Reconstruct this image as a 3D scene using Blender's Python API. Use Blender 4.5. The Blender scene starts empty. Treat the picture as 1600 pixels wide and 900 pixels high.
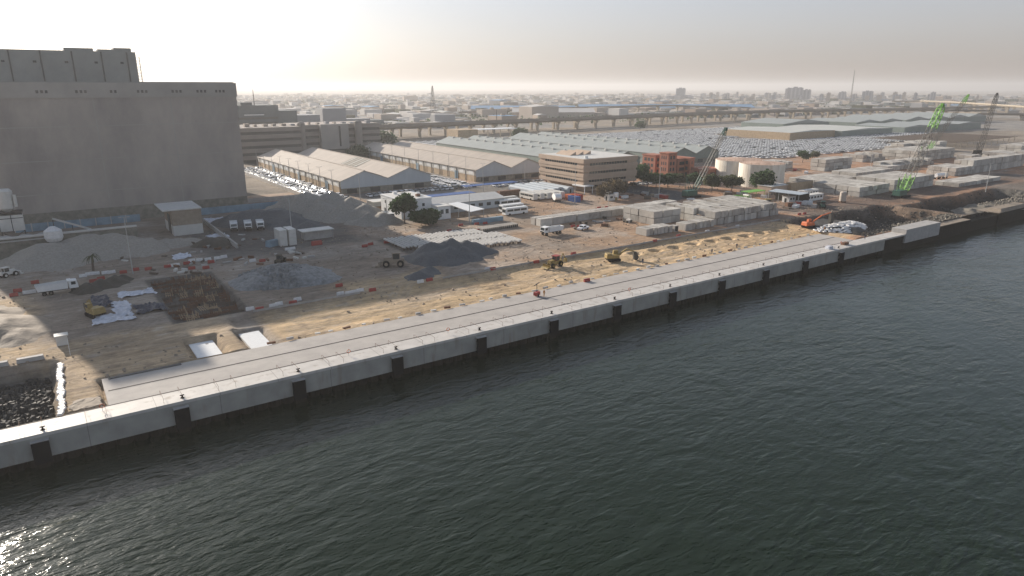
import bpy, math, random
import numpy as np
from mathutils import Vector, Matrix

random.seed(7)
RNG = np.random.default_rng(11)
SC = bpy.context.scene
COL = SC.collection

# ------------------------------------------------------------------ camera
# World frame: X runs along the quay, Y runs inland, metres, camera above the water at the origin.
YAW = math.radians(34.61)
F, H = 1067.0, 50.0
PITCH = math.atan(314 / 1067)
cam_d = bpy.data.cameras.new('camera')
cam = bpy.data.objects.new('camera', cam_d)
COL.objects.link(cam)
cam.location = (0, 0, H)
cam.rotation_euler = (math.pi / 2 - PITCH, 0, -YAW)
cam_d.sensor_width = 36
cam_d.lens = 36 * F / 1600
cam_d.clip_start = 1
cam_d.clip_end = 40000
SC.camera = cam

# ------------------------------------------------------------------ sky, sun, exposure
SUN_EL = math.radians(18.5)
SUN_AZ = math.atan2(-.2, .98)            # measured from +Y towards +X
w = bpy.data.worlds.new('World'); SC.world = w; w.use_nodes = True
nt = w.node_tree; nt.nodes.clear()
sky = nt.nodes.new('ShaderNodeTexSky'); sky.sky_type = 'NISHITA'; sky.sun_disc = False
sky.sun_elevation = SUN_EL; sky.sun_rotation = SUN_AZ
sky.air_density = 0.8; sky.dust_density = 2.6; sky.ozone_density = 3.0; sky.altitude = 0
bg = nt.nodes.new('ShaderNodeBackground'); bg.inputs[1].default_value = 0.088
ow = nt.nodes.new('ShaderNodeOutputWorld')
hs = nt.nodes.new('ShaderNodeHueSaturation'); hs.inputs['Saturation'].default_value = .5; hs.inputs['Value'].default_value = .62
nt.links.new(sky.outputs[0], hs.inputs['Color'])
# thin high veil of dust over the sky, pinkish low down and faintly blue above
tc = nt.nodes.new('ShaderNodeTexCoord'); sx = nt.nodes.new('ShaderNodeSeparateXYZ'); nt.links.new(tc.outputs['Generated'], sx.inputs[0])
vr = nt.nodes.new('ShaderNodeValToRGB'); nt.links.new(sx.outputs[2], vr.inputs[0])
vr.color_ramp.elements[0].position = .0; vr.color_ramp.elements[0].color = (.62, .50, .43, 1)
vr.color_ramp.elements[1].position = .22; vr.color_ramp.elements[1].color = (.40, .53, .69, 1)
ve = vr.color_ramp.elements.new(.07); ve.color = (.60, .55, .53, 1)
ve = vr.color_ramp.elements.new(.8); ve.color = (.14, .21, .34, 1)
vm = nt.nodes.new('ShaderNodeVectorMath'); vm.operation = 'SCALE'; vm.inputs['Scale'].default_value = 3.6; nt.links.new(vr.outputs[0], vm.inputs[0])
va = nt.nodes.new('ShaderNodeVectorMath'); va.operation = 'ADD'; nt.links.new(hs.outputs[0], va.inputs[0]); nt.links.new(vm.outputs[0], va.inputs[1])
nt.links.new(va.outputs[0], bg.inputs[0]); nt.links.new(bg.outputs[0], ow.inputs[0])
sl = bpy.data.lights.new('sun', 'SUN'); sl.energy = 5.0; sl.angle = math.radians(0.6); sl.color = (1, .90, .77)
so = bpy.data.objects.new('sun', sl); COL.objects.link(so)
sd = Vector((math.sin(SUN_AZ) * math.cos(SUN_EL), math.cos(SUN_AZ) * math.cos(SUN_EL), math.sin(SUN_EL)))
so.rotation_euler = (-sd).to_track_quat('-Z', 'Y').to_euler(); so.location = sd * 300
SC.view_settings.view_transform = 'Standard'; SC.view_settings.look = 'None'
SC.view_settings.gamma = 1; SC.view_settings.exposure = 0.66
SC.cycles.max_bounces = 6; SC.cycles.volume_bounces = 0
HAZE_DENSITY = 0.00018

# ------------------------------------------------------------------ helpers
def tag(o, label=None, cat=None, group=None, kind=None):
    if label: o['label'] = label
    if cat: o['category'] = cat
    if group: o['group'] = group
    if kind: o['kind'] = kind
    return o

def nth(k): return f"{k}{'th' if 10 < k % 100 < 14 else {1: 'st', 2: 'nd', 3: 'rd'}.get(k % 10, 'th')}"

def link(name, me, parent=None, loc=None, rz=0):
    o = bpy.data.objects.new(name, me); COL.objects.link(o)
    if parent: o.parent = parent
    if loc is not None: o.location = loc
    if rz: o.rotation_euler = (0, 0, rz)
    return o

def empty(name, loc, rz=0, label=None, cat=None, group=None):
    o = link(name, None, None, loc, rz)
    o.empty_display_size = .5
    return tag(o, label, cat, group)

def kids(o): return [c for c in KIDS.get(o.name, [])]
KIDS = {}

def copy_tree(o, loc, rz, label=None, group=None, parent=None):
    c = o.copy(); COL.objects.link(c)
    if parent: c.parent = parent
    else:
        c.location = loc; c.rotation_euler = (0, 0, rz)
        if label: c['label'] = label
        if group: c['group'] = group
    for ch in list(o.children): copy_tree(ch, None, 0, parent=c)
    return c

def ground_at(px, py, z=0.0):
    """where the view line through that spot of the photograph meets height z"""
    u = (px - 800) / F; v = (py - 450) / F
    t = (H - z) / (math.sin(PITCH) + v * math.cos(PITCH))
    X = u * t; Y = (math.cos(PITCH) - v * math.sin(PITCH)) * t
    c, s_ = math.cos(YAW), math.sin(YAW)
    return X * c + Y * s_, -X * s_ + Y * c

class MB:
    def __init__(s): s.v = []; s.f = []; s.m = []
    def add(s, vs, fs, m=0):
        b = len(s.v); s.v += [tuple(v) for v in vs]
        s.f += [tuple(b + i for i in f) for f in fs]; s.m += [m] * len(fs); return s
    def box(s, x0, x1, y0, y1, z0, z1, m=0, tx=0, ty=0):
        vs = [(x0, y0, z0), (x1, y0, z0), (x1, y1, z0), (x0, y1, z0), (x0 + tx, y0 + ty, z1), (x1 - tx, y0 + ty, z1), (x1 - tx, y1 - ty, z1), (x0 + tx, y1 - ty, z1)]
        return s.add(vs, [(3, 2, 1, 0), (4, 5, 6, 7), (0, 1, 5, 4), (1, 2, 6, 5), (2, 3, 7, 6), (3, 0, 4, 7)], m)
    def rbox(s, c, size, rz=0, m=0, rx=0, ry=0):
        R = Matrix.Rotation(rz, 3, 'Z') @ Matrix.Rotation(ry, 3, 'Y') @ Matrix.Rotation(rx, 3, 'X')
        a, b, d = [x / 2 for x in size]
        vs = [Vector(c) + R @ Vector((i * a, j * b, k * d)) for k in (-1, 1) for i, j in ((-1, -1), (1, -1), (1, 1), (-1, 1))]
        return s.add(vs, [(3, 2, 1, 0), (4, 5, 6, 7), (0, 1, 5, 4), (1, 2, 6, 5), (2, 3, 7, 6), (3, 0, 4, 7)], m)
    def bar(s, p, q, t, m=0, t2=None, n=4):
        p, q = Vector(p), Vector(q); d = (q - p)
        if d.length < 1e-6: return s
        d.normalize(); a = d.cross(Vector((0, 0, 1)))
        if a.length < .01: a = d.cross(Vector((0, 1, 0)))
        a.normalize(); b = d.cross(a); t2 = t if t2 is None else t2
        vs = []
        for c, r in ((p, t), (q, t2)):
            for k in range(n):
                an = 2 * math.pi * (k + .5) / n
                vs.append(c + (a * math.cos(an) + b * math.sin(an)) * r / 2)
        fs = [(k, (k + 1) % n, n + (k + 1) % n, n + k) for k in range(n)] + [tuple(range(n))[::-1], tuple(range(n, 2 * n))]
        return s.add(vs, fs, m)
    def cyl(s, x, y, z0, z1, r, m=0, n=16, r2=None, mtop=None):
        r2 = r if r2 is None else r2
        vs = [(x + rr * math.cos(2 * math.pi * k / n), y + rr * math.sin(2 * math.pi * k / n), z) for z, rr in ((z0, r), (z1, r2)) for k in range(n)]
        s.add(vs, [(k, (k + 1) % n, n + (k + 1) % n, n + k) for k in range(n)] + [tuple(range(n))[::-1]], m)
        s.f.append(tuple(len(s.v) - n + k for k in range(n))); s.m.append(m if mtop is None else mtop)
        return s
    def wheel(s, x, y, z, r, w_, m=0, m2=None, n=14):        # axle along y
        vs = [(x + r * math.cos(2 * math.pi * k / n), yy, z + r * math.sin(2 * math.pi * k / n)) for yy in (y - w_ / 2, y + w_ / 2) for k in range(n)]
        s.add(vs, [(k, (k + 1) % n, n + (k + 1) % n, n + k) for k in range(n)] + [tuple(range(n))[::-1], tuple(range(n, 2 * n))], m)
        if m2 is not None:
            for yy in (y - w_ / 2 - .02, y + w_ / 2 + .02):
                vs = [(x + r * .5 * math.cos(2 * math.pi * k / n), yy, z + r * .5 * math.sin(2 * math.pi * k / n)) for k in range(n)]
                s.add(vs, [tuple(range(n))], m2)
        return s
    def prism(s, poly, y0, y1, m=0):                        # poly in (x, z), extruded along y
        n = len(poly)
        vs = [(x, y, z) for y in (y0, y1) for x, z in poly]
        return s.add(vs, [tuple(range(n)), tuple(range(n, 2 * n))[::-1]] + [((k + 1) % n, k, n + k, n + (k + 1) % n) for k in range(n)], m)
    def lattice(s, p, q, wd, n, t=.14, m=0, taper=1.0, ends=(.35, .35)):
        p, q = Vector(p), Vector(q); d = (q - p).normalized()
        a = d.cross(Vector((0, 0, 1)))
        if a.length < .05: a = d.cross(Vector((0, 1, 0)))
        a.normalize(); b = d.cross(a)
        rings = []
        for k in range(n + 1):
            f = k / n
            wk = wd * (1 - (1 - taper) * f) * (1 if 0 < k < n else (ends[0] if k == 0 else ends[1]))
            c = p + (q - p) * f
            rings.append([c + a * (i * wk / 2) + b * (j * wk / 2) for i, j in ((-1, -1), (1, -1), (1, 1), (-1, 1))])
        for k in range(n):
            for i in range(4):
                s.bar(rings[k][i], rings[k + 1][i], t, m)
                if k: s.bar(rings[k][i], rings[k][(i + 1) % 4], t * .6, m)
                j = (i + 1) % 4 if k % 2 else (i - 1) % 4
                s.bar(rings[k][i], rings[k + 1][j], t * .6, m)
        return s
    def mesh(s, name, mats):
        me = bpy.data.meshes.new(name); me.from_pydata(s.v, [], s.f)
        for m in (mats if isinstance(mats, (list, tuple)) else [mats]): me.materials.append(m)
        if len(me.materials) > 1: me.polygons.foreach_set('material_index', s.m)
        me.update(); return me
    def build(s, name, mats, parent=None, loc=None, rz=0):
        return link(name, s.mesh(name, mats), parent, loc, rz)

def vnoise(x, y, seed=0):
    """value noise for arrays"""
    x = np.asarray(x, float); y = np.asarray(y, float)
    xi = np.floor(x).astype(np.int64); yi = np.floor(y).astype(np.int64); fx = x - xi; fy = y - yi
    def h(a, b):
        n = (a * 374761393 + b * 668265263 + seed * 1442695041) & 0xffffffff
        n = ((n ^ (n >> 13)) * 1274126177) & 0xffffffff
        return ((n ^ (n >> 16)) & 0xffff) / 65535.0
    u = fx * fx * (3 - 2 * fx); v = fy * fy * (3 - 2 * fy)
    return (h(xi, yi) * (1 - u) + h(xi + 1, yi) * u) * (1 - v) + (h(xi, yi + 1) * (1 - u) + h(xi + 1, yi + 1) * u) * v
def fbm(x, y, o=4, seed=0):
    r = 0; a = .5
    for k in range(o): r = r + a * (vnoise(x, y, seed + k) - .5) * 2; x = x * 2.03 + 7.1; y = y * 2.03 + 3.7; a *= .5
    return r

# ------------------------------------------------------------------ materials
def new_mat(name):
    m = bpy.data.materials.new(name); m.use_nodes = True
    n = m.node_tree.nodes; b = n['Principled BSDF']
    return m, m.node_tree, n, m.node_tree.links, b

def mat(name, col, rough=.8, var=.18, scale=.6, stretch=(1, 1, 1), col2=None, metal=0, bump=0, fine=True, spec=.3):
    m, t, n, l, b = new_mat(name)
    b.inputs['Roughness'].default_value = rough; b.inputs['Metallic'].default_value = metal
    b.inputs['Specular IOR Level'].default_value = spec
    if var <= 0:
        b.inputs['Base Color'].default_value = (*col, 1); return m
    g = n.new('ShaderNodeNewGeometry'); mp = n.new('ShaderNodeMapping'); mp.inputs['Scale'].default_value = stretch
    l.new(g.outputs['Position'], mp.inputs['Vector'])
    no = n.new('ShaderNodeTexNoise'); no.inputs['Scale'].default_value = scale; no.inputs['Detail'].default_value = 8; no.inputs['Roughness'].default_value = .65
    l.new(mp.outputs[0], no.inputs['Vector'])
    cr = n.new('ShaderNodeMapRange'); cr.inputs[1].default_value = .3; cr.inputs[2].default_value = .7
    l.new(no.outputs['Fac'], cr.inputs[0])
    mx = n.new('ShaderNodeMix'); mx.data_type = 'RGBA'
    c2 = col2 or tuple(c * (1 - var) for c in col)
    mx.inputs['A'].default_value = (*c2, 1); mx.inputs['B'].default_value = (*[min(1, c * (1 + var * .6)) for c in col], 1)
    l.new(cr.outputs[0], mx.inputs['Factor']); l.new(mx.outputs['Result'], b.inputs['Base Color'])
    if bump:
        bp = n.new('ShaderNodeBump'); bp.inputs['Strength'].default_value = bump; bp.inputs['Distance'].default_value = .3
        l.new(no.outputs['Fac'], bp.inputs['Height']); l.new(bp.outputs[0], b.inputs['Normal'])
    return m

def stripe_mat(name, col, col2, axis, period, width=.5, rough=.6, var=.15):
    """seams or panels of a second colour repeating along one axis (real joints and sheets)"""
    m, t, n, l, b = new_mat(name); b.inputs['Roughness'].default_value = rough
    g = n.new('ShaderNodeNewGeometry'); sp = n.new('ShaderNodeSeparateXYZ'); l.new(g.outputs['Position'], sp.inputs[0])
    d = n.new('ShaderNodeMath'); d.operation = 'DIVIDE'; d.inputs[1].default_value = period; l.new(sp.outputs[axis], d.inputs[0])
    f = n.new('ShaderNodeMath'); f.operation = 'FRACT'; l.new(d.outputs[0], f.inputs[0])
    c = n.new('ShaderNodeMath'); c.operation = 'LESS_THAN'; c.inputs[1].default_value = width; l.new(f.outputs[0], c.inputs[0])
    mx = n.new('ShaderNodeMix'); mx.data_type = 'RGBA'; mx.inputs['A'].default_value = (*col, 1); mx.inputs['B'].default_value = (*col2, 1)
    l.new(c.outputs[0], mx.inputs['Factor'])
    no = n.new('ShaderNodeTexNoise'); no.inputs['Scale'].default_value = .35; no.inputs['Detail'].default_value = 8; l.new(g.outputs['Position'], no.inputs['Vector'])
    mr = n.new('ShaderNodeMapRange'); mr.inputs[1].default_value = .3; mr.inputs[2].default_value = .7; mr.inputs[3].default_value = 1 - var; mr.inputs[4].default_value = 1 + var * .5
    l.new(no.outputs['Fac'], mr.inputs[0])
    mu = n.new('ShaderNodeVectorMath'); mu.operation = 'SCALE'; l.new(mx.outputs['Result'], mu.inputs[0]); l.new(mr.outputs[0], mu.inputs['Scale'])
    sn = n.new('ShaderNodeTexNoise'); sn.inputs['Scale'].default_value = .55; sn.inputs['Detail'].default_value = 6; sm_ = n.new('ShaderNodeMapping'); sm_.inputs['Scale'].default_value = (1, 1, .22)
    l.new(g.outputs['Position'], sm_.inputs['Vector']); l.new(sm_.outputs[0], sn.inputs['Vector'])
    sr = n.new('ShaderNodeMapRange'); sr.inputs[1].default_value = .56; sr.inputs[2].default_value = .72; sr.inputs[3].default_value = 0; sr.inputs[4].default_value = .6; l.new(sn.outputs['Fac'], sr.inputs[0])
    sx_ = n.new('ShaderNodeMix'); sx_.data_type = 'RGBA'; l.new(sr.outputs[0], sx_.inputs['Factor']); l.new(mu.outputs[0], sx_.inputs['A']); sx_.inputs['B'].default_value = (.22, .17, .12, 1)
    l.new(sx_.outputs['Result'], b.inputs['Base Color']); return m

M = {}
M['concrete'] = mat('concrete', (.40, .38, .36), var=.22, scale=.5, bump=.1)
M['silo'] = mat('silo_concrete', (.36, .315, .275), var=.3, scale=.045, stretch=(1.6, 1, .7), col2=(.25, .225, .21))
M['silo_upper'] = mat('silo_upper_sheet', (.29, .285, .26), var=.2, scale=.08)
M['silo_band'] = mat('silo_band', (.36, .335, .305), var=.15, scale=.1)
M['dark'] = mat('dark_opening', (.03, .032, .035), var=0, rough=.5)
M['glass'] = mat('window_glass', (.03, .04, .045), var=0, rough=.12, spec=.6)
M['black'] = mat('black_rubber', (.012, .012, .013), var=.3, scale=3, spec=.08)
M['white'] = mat('white_paint', (.74, .74, .73), rough=.45, var=.08, scale=1.2)
M['offwhite'] = mat('offwhite_sheet', (.60, .58, .54), rough=.6, var=.14, scale=.5)
M['tank'] = mat('tank_steel', (.74, .70, .62), rough=.5, var=.2, scale=.35, stretch=(1, 1, .25), col2=(.60, .52, .42))
M['tankroof'] = mat('rusty_tank_roof', (.50, .36, .28), var=.35, scale=.4, col2=(.30, .18, .12))
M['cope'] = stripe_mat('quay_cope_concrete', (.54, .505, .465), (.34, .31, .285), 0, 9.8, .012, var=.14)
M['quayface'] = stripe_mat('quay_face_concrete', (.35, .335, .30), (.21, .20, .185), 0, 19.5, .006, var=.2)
M['pilewall'] = mat('dark_wet_piles', (.020, .018, .014), var=.5, scale=.5, stretch=(3, 1, .6), rough=.8, spec=.05)
M['deck'] = mat('deck_concrete', (.42, .385, .35), var=.16, scale=.25, col2=(.35, .32, .295), bump=.05)
M['rail'] = mat('rail_slot_steel', (.055, .045, .04), var=.3, scale=1)
M['rust'] = mat('rusty_steel', (.17, .085, .05), var=.45, scale=1.3)
M['roof_tan'] = mat('tan_sheet_roof', (.41, .35, .295), var=.16, scale=.22, stretch=(.35, 1.6, 1), rough=.6)
M['roof_tan2'] = mat('ridge_cap', (.46, .40, .34), var=.1, rough=.6)
M['roof_grey'] = mat('grey_green_sheet_roof', (.315, .335, .32), var=.12, scale=.2, stretch=(.35, 1.5, 1), rough=.55)
M['roof_pale'] = mat('pale_sheet_roof', (.50, .50, .46), var=.16, scale=.06, rough=.55)
M['gable_blue'] = mat('blue_grey_sheet', (.43, .47, .50), var=.08, scale=.3, stretch=(2, 2, .4), rough=.55)
M['gable_green'] = mat('green_grey_sheet', (.19, .23, .205), var=.12, scale=.3, rough=.6)
M['wall_tan'] = mat('tan_block_wall', (.42, .31, .20), var=.25, scale=.5)
M['wall_band'] = mat('white_upper_wall', (.56, .54, .50), var=.12, scale=.3)
M['wall_base'] = mat('stained_concrete_base', (.22, .205, .17), var=.4, scale=.6)
M['office'] = mat('beige_stone_cladding', (.46, .345, .26), var=.12, scale=.4)
M['parking'] = mat('parking_concrete', (.28, .245, .215), var=.14, scale=.1)
M['parking_dark'] = mat('parking_recess', (.10, .095, .09), var=.2, scale=.3)
M['slate'] = mat('dark_slate_cladding', (.12, .14, .145), var=.2, scale=.1)
M['brick'] = mat('red_brick', (.36, .145, .095), var=.2, scale=.6)
M['blue'] = mat('blue_sheet', (.03, .09, .28), rough=.5, var=.2, scale=.3)
M['paleblue'] = mat('faded_blue_hoarding', (.20, .29, .36), var=.3, scale=.3)
M['red'] = mat('red_plastic', (.33, .045, .035), rough=.5, var=.25, scale=2)
M['wplastic'] = mat('white_plastic', (.68, .66, .64), rough=.5, var=.2, scale=2)
M['yellow'] = mat('machine_yellow', (.30, .21, .07), rough=.5, var=.25, scale=1.5)
M['orange'] = mat('machine_orange', (.55, .13, .04), rough=.5, var=.2, scale=2)
M['green'] = mat('bright_green_steel', (.17, .40, .06), rough=.5, var=.25, scale=1)
M['dgreen'] = mat('dark_green_steel', (.035, .10, .075), rough=.5, var=.25, scale=1)
M['lattice'] = mat('grey_lattice_steel', (.10, .095, .085), rough=.5, var=.2, scale=1)
M['dlattice'] = mat('dark_lattice_steel', (.06, .055, .05), rough=.5, var=.2, scale=1)
M['pole'] = mat('galvanised_pole', (.42, .42, .41), rough=.45, metal=.3, var=.1)
M['gravel'] = mat('grey_gravel', (.31, .28, .24), var=.25, scale=1.6, bump=.5)
M['gravel_dark'] = mat('dark_gravel', (.105, .11, .115), var=.3, scale=1.8, bump=.5)
M['soil'] = mat('brown_soil', (.29, .235, .18), var=.25, scale=.9, bump=.5)
M['rock'] = mat('grey_rock', (.23, .235, .235), var=.45, scale=.9)
M['rock_dark'] = mat('dark_wet_rock', (.06, .055, .05), var=.5, scale=.9, rough=.75)  # wet rock tone; in the right basins it also stands for shade
M['rock_tan'] = mat('dusty_rock', (.19, .17, .14), var=.4, scale=.7)
M['block'] = mat('precast_block', (.44, .41, .37), var=.24, scale=.35, bump=.08)
M['block2'] = mat('precast_block_stained', (.36, .33, .295), var=.3, scale=.5, bump=.08)
M['block3'] = mat('precast_block_pale', (.54, .51, .46), var=.2, scale=.4, bump=.08)
M['beam'] = mat('precast_pile_concrete', (.58, .56, .53), var=.15, scale=.6)
M['asphalt'] = mat('asphalt', (.085, .083, .082), var=.2, scale=.4)
M['tarp'] = mat('white_tarpaulin', (.60, .61, .66), rough=.6, var=.35, scale=.9, bump=.6)
M['tarp_dark'] = mat('dark_tarpaulin', (.06, .065, .09), rough=.5, var=.4, scale=1.2, bump=.6)
M['mud'] = mat('dark_mud', (.07, .062, .05), var=.3, scale=.6)
M['leaf'] = mat('tree_leaf', (.045, .085, .03), var=.4, scale=1.2, rough=.7)
M['leaf2'] = mat('dusty_leaf', (.085, .095, .045), var=.4, scale=1.2, rough=.7)
M['leaf3'] = mat('dry_leaf', (.13, .10, .06), var=.35, scale=1.2, rough=.7)
for k_ in ('leaf', 'leaf2', 'leaf3'):
    m_ = M[k_]; n_ = m_.node_tree.nodes; l_ = m_.node_tree.links; pb = n_['Principled BSDF']; tr = n_.new('ShaderNodeBsdfTranslucent'); ms = n_.new('ShaderNodeMixShader'); ms.inputs[0].default_value = .4
    l_.new(pb.inputs['Base Color'].links[0].from_socket, tr.inputs[0]); l_.new(pb.outputs[0], ms.inputs[1]); l_.new(tr.outputs[0], ms.inputs[2]); l_.new(ms.outputs[0], n_['Material Output'].inputs[0])
M['bark'] = mat('bark', (.12, .09, .07), var=.3, scale=3)
M['skin'] = mat('work_clothes', (.04, .045, .07), var=.2, scale=2)
M['vest'] = mat('hi_vis_clothes', (.5, .22, .05), var=.1, scale=2)
M['flesh'] = mat('skin', (.25, .14, .09), var=0)
M['cityA'] = mat('far_building_cream', (.38, .32, .27), var=.15, scale=.02)
M['cityB'] = mat('far_building_grey', (.30, .30, .31), var=.15, scale=.02)
M['cityC'] = mat('far_roof_white', (.50, .48, .46), var=.15, scale=.02)
M['cityD'] = mat('far_roof_blue', (.16, .30, .46), var=.15, scale=.02)
M['cityE'] = mat('far_building_brown', (.30, .23, .18), var=.2, scale=.02)
M['viaduct'] = mat('viaduct_concrete', (.23, .195, .16), var=.15, scale=.08)
M['pier'] = mat('pier_concrete', (.40, .34, .26), var=.12, scale=.2)
M['carw'] = mat('white_car_paint', (.78, .78, .79), rough=.25, var=.04, scale=1, spec=.5)
M['carg'] = mat('silver_car_paint', (.36, .37, .38), rough=.3, var=.05, spec=.5)
M['card'] = mat('dark_car_paint', (.045, .045, .05), rough=.25, var=.05, spec=.5)

def facade(name, wall, win, px=3.2, pz=3.2):
    """rows of openings of another colour in a far wall"""
    m, t, n, l, b = new_mat(name); b.inputs['Roughness'].default_value = .7
    g = n.new('ShaderNodeNewGeometry'); sp = n.new('ShaderNodeSeparateXYZ'); l.new(g.outputs['Position'], sp.inputs[0])
    ad = n.new('ShaderNodeMath'); ad.operation = 'ADD'; l.new(sp.outputs[0], ad.inputs[0]); l.new(sp.outputs[1], ad.inputs[1])
    def band(src, per, lo):
        d = n.new('ShaderNodeMath'); d.operation = 'DIVIDE'; d.inputs[1].default_value = per; l.new(src, d.inputs[0])
        f = n.new('ShaderNodeMath'); f.operation = 'FRACT'; l.new(d.outputs[0], f.inputs[0])
        c = n.new('ShaderNodeMath'); c.operation = 'GREATER_THAN'; c.inputs[1].default_value = lo; l.new(f.outputs[0], c.inputs[0]); return c.outputs[0]
    mu = n.new('ShaderNodeMath'); mu.operation = 'MULTIPLY'; l.new(band(ad.outputs[0], px, .45), mu.inputs[0]); l.new(band(sp.outputs[2], pz, .5), mu.inputs[1])
    mx = n.new('ShaderNodeMix'); mx.data_type = 'RGBA'; mx.inputs['A'].default_value = (*wall, 1); mx.inputs['B'].default_value = (*win, 1)
    l.new(mu.outputs[0], mx.inputs['Factor']); l.new(mx.outputs['Result'], b.inputs['Base Color']); return m
M['facA'] = facade('far_tower_facade', (.50, .46, .42), (.13, .14, .16))
M['facB'] = facade('far_block_facade', (.34, .34, .36), (.10, .11, .13), 4, 3.4)

def ground_material(name, attr):
    m, t, n, l, b = new_mat(name); b.inputs['Roughness'].default_value = .92; b.inputs['Specular IOR Level'].default_value = .15
    g = n.new('ShaderNodeNewGeometry')
    def noise(sc, det, st=(1, 1, 1), dist=0, ro=.6):
        mp = n.new('ShaderNodeMapping'); mp.inputs['Scale'].default_value = st; l.new(g.outputs['Position'], mp.inputs['Vector'])
        k = n.new('ShaderNodeTexNoise'); k.inputs['Scale'].default_value = sc; k.inputs['Detail'].default_value = det; k.inputs['Distortion'].default_value = dist; k.inputs['Roughness'].default_value = ro
        l.new(mp.outputs[0], k.inputs['Vector']); return k.outputs['Fac']
    def remap(src, a, b_, c, d):
        r = n.new('ShaderNodeMapRange'); r.inputs[1].default_value = a; r.inputs[2].default_value = b_; r.inputs[3].default_value = c; r.inputs[4].default_value = d
        l.new(src, r.inputs[0]); return r.outputs[0]
    def mul(x, y):
        k = n.new('ShaderNodeMath'); k.operation = 'MULTIPLY'; l.new(x, k.inputs[0]); l.new(y, k.inputs[1]); return k.outputs[0]
    f = mul(mul(remap(noise(.06, 7, dist=.8), .3, .7, .78, 1.16), remap(noise(.8, 9, ro=.75), .3, .7, .76, 1.2)), remap(noise(.35, 6, (.22, 1.5, 1), 2.2), .38, .62, .76, 1.1))
    if attr:
        a = n.new('ShaderNodeAttribute'); a.attribute_name = 'Col'; src = a.outputs['Color']
    else:
        r = n.new('ShaderNodeValToRGB'); e = r.color_ramp.elements
        e[0].position = .32; e[0].color = (.10, .095, .085, 1); e[1].position = .68; e[1].color = (.42, .37, .31, 1)
        for p, c in ((.42, (.20, .17, .14)), (.5, (.34, .28, .22)), (.58, (.24, .23, .22))):
            x = e.new(p); x.color = (*c, 1)
        l.new(noise(.006, 9, (1, 1, 1), .5, .7), r.inputs[0]); src = r.outputs[0]
    v = n.new('ShaderNodeVectorMath'); v.operation = 'SCALE'; l.new(src, v.inputs[0]); l.new(f, v.inputs['Scale'])
    l.new(v.outputs[0], b.inputs['Base Color'])
    bp = n.new('ShaderNodeBump'); bp.inputs['Strength'].default_value = .8; bp.inputs['Distance'].default_value = .45
    l.new(noise(.9, 8, (.7, 1.3, 1), .8, .7), bp.inputs['Height']); l.new(bp.outputs[0], b.inputs['Normal'])
    return m
M['ground'] = ground_material('yard_ground', True)
M['terrain'] = ground_material('far_ground', False)

def water_material():
    m, t, n, l, b = new_mat('harbour_water')
    b.inputs['Base Color'].default_value = (.009, .017, .007, 1); b.inputs['Roughness'].default_value = .13
    b.inputs['IOR'].default_value = 1.33; b.inputs['Specular IOR Level'].default_value = .5
    g = n.new('ShaderNodeNewGeometry'); prev = None
    for sc, st, dist, stg in ((.11, (1, 1.6, 1), .8, .30), (.5, (.6, 1.6, 1), .5, .85), (1.6, (.7, 1.5, 1), .6, .6)):
        mp = n.new('ShaderNodeMapping'); mp.inputs['Scale'].default_value = st; mp.inputs['Rotation'].default_value = (0, 0, math.radians(-22))
        l.new(g.outputs['Position'], mp.inputs['Vector'])
        k = n.new('ShaderNodeTexNoise'); k.inputs['Scale'].default_value = sc; k.inputs['Detail'].default_value = 3; k.inputs['Distortion'].default_value = dist; k.inputs['Roughness'].default_value = .5
        l.new(mp.outputs[0], k.inputs['Vector'])
        bp = n.new('ShaderNodeBump'); bp.inputs['Strength'].default_value = stg; bp.inputs['Distance'].default_value = .22 / sc * .62
        l.new(k.outputs['Fac'], bp.inputs['Height'])
        if prev: l.new(prev.outputs[0], bp.inputs['Normal'])
        prev = bp
    # gusts: broad patches where the ripples are stronger or weaker
    gn = n.new('ShaderNodeTexNoise'); gn.inputs['Scale'].default_value = .018; gn.inputs['Detail'].default_value = 4; gn.inputs['Distortion'].default_value = 1.0; l.new(g.outputs['Position'], gn.inputs['Vector'])
    for k, nd in enumerate([x for x in n if x.type == 'BUMP']):
        mr = n.new('ShaderNodeMapRange'); mr.inputs[1].default_value = .35; mr.inputs[2].default_value = .65; sg = nd.inputs['Strength'].default_value; mr.inputs[3].default_value = sg * .65; mr.inputs[4].default_value = min(1.0, sg * 1.35)
        l.new(gn.outputs['Fac'], mr.inputs[0]); l.new(mr.outputs[0], nd.inputs['Strength'])
    l.new(prev.outputs[0], b.inputs['Normal']); return m
M['water'] = water_material()

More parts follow.
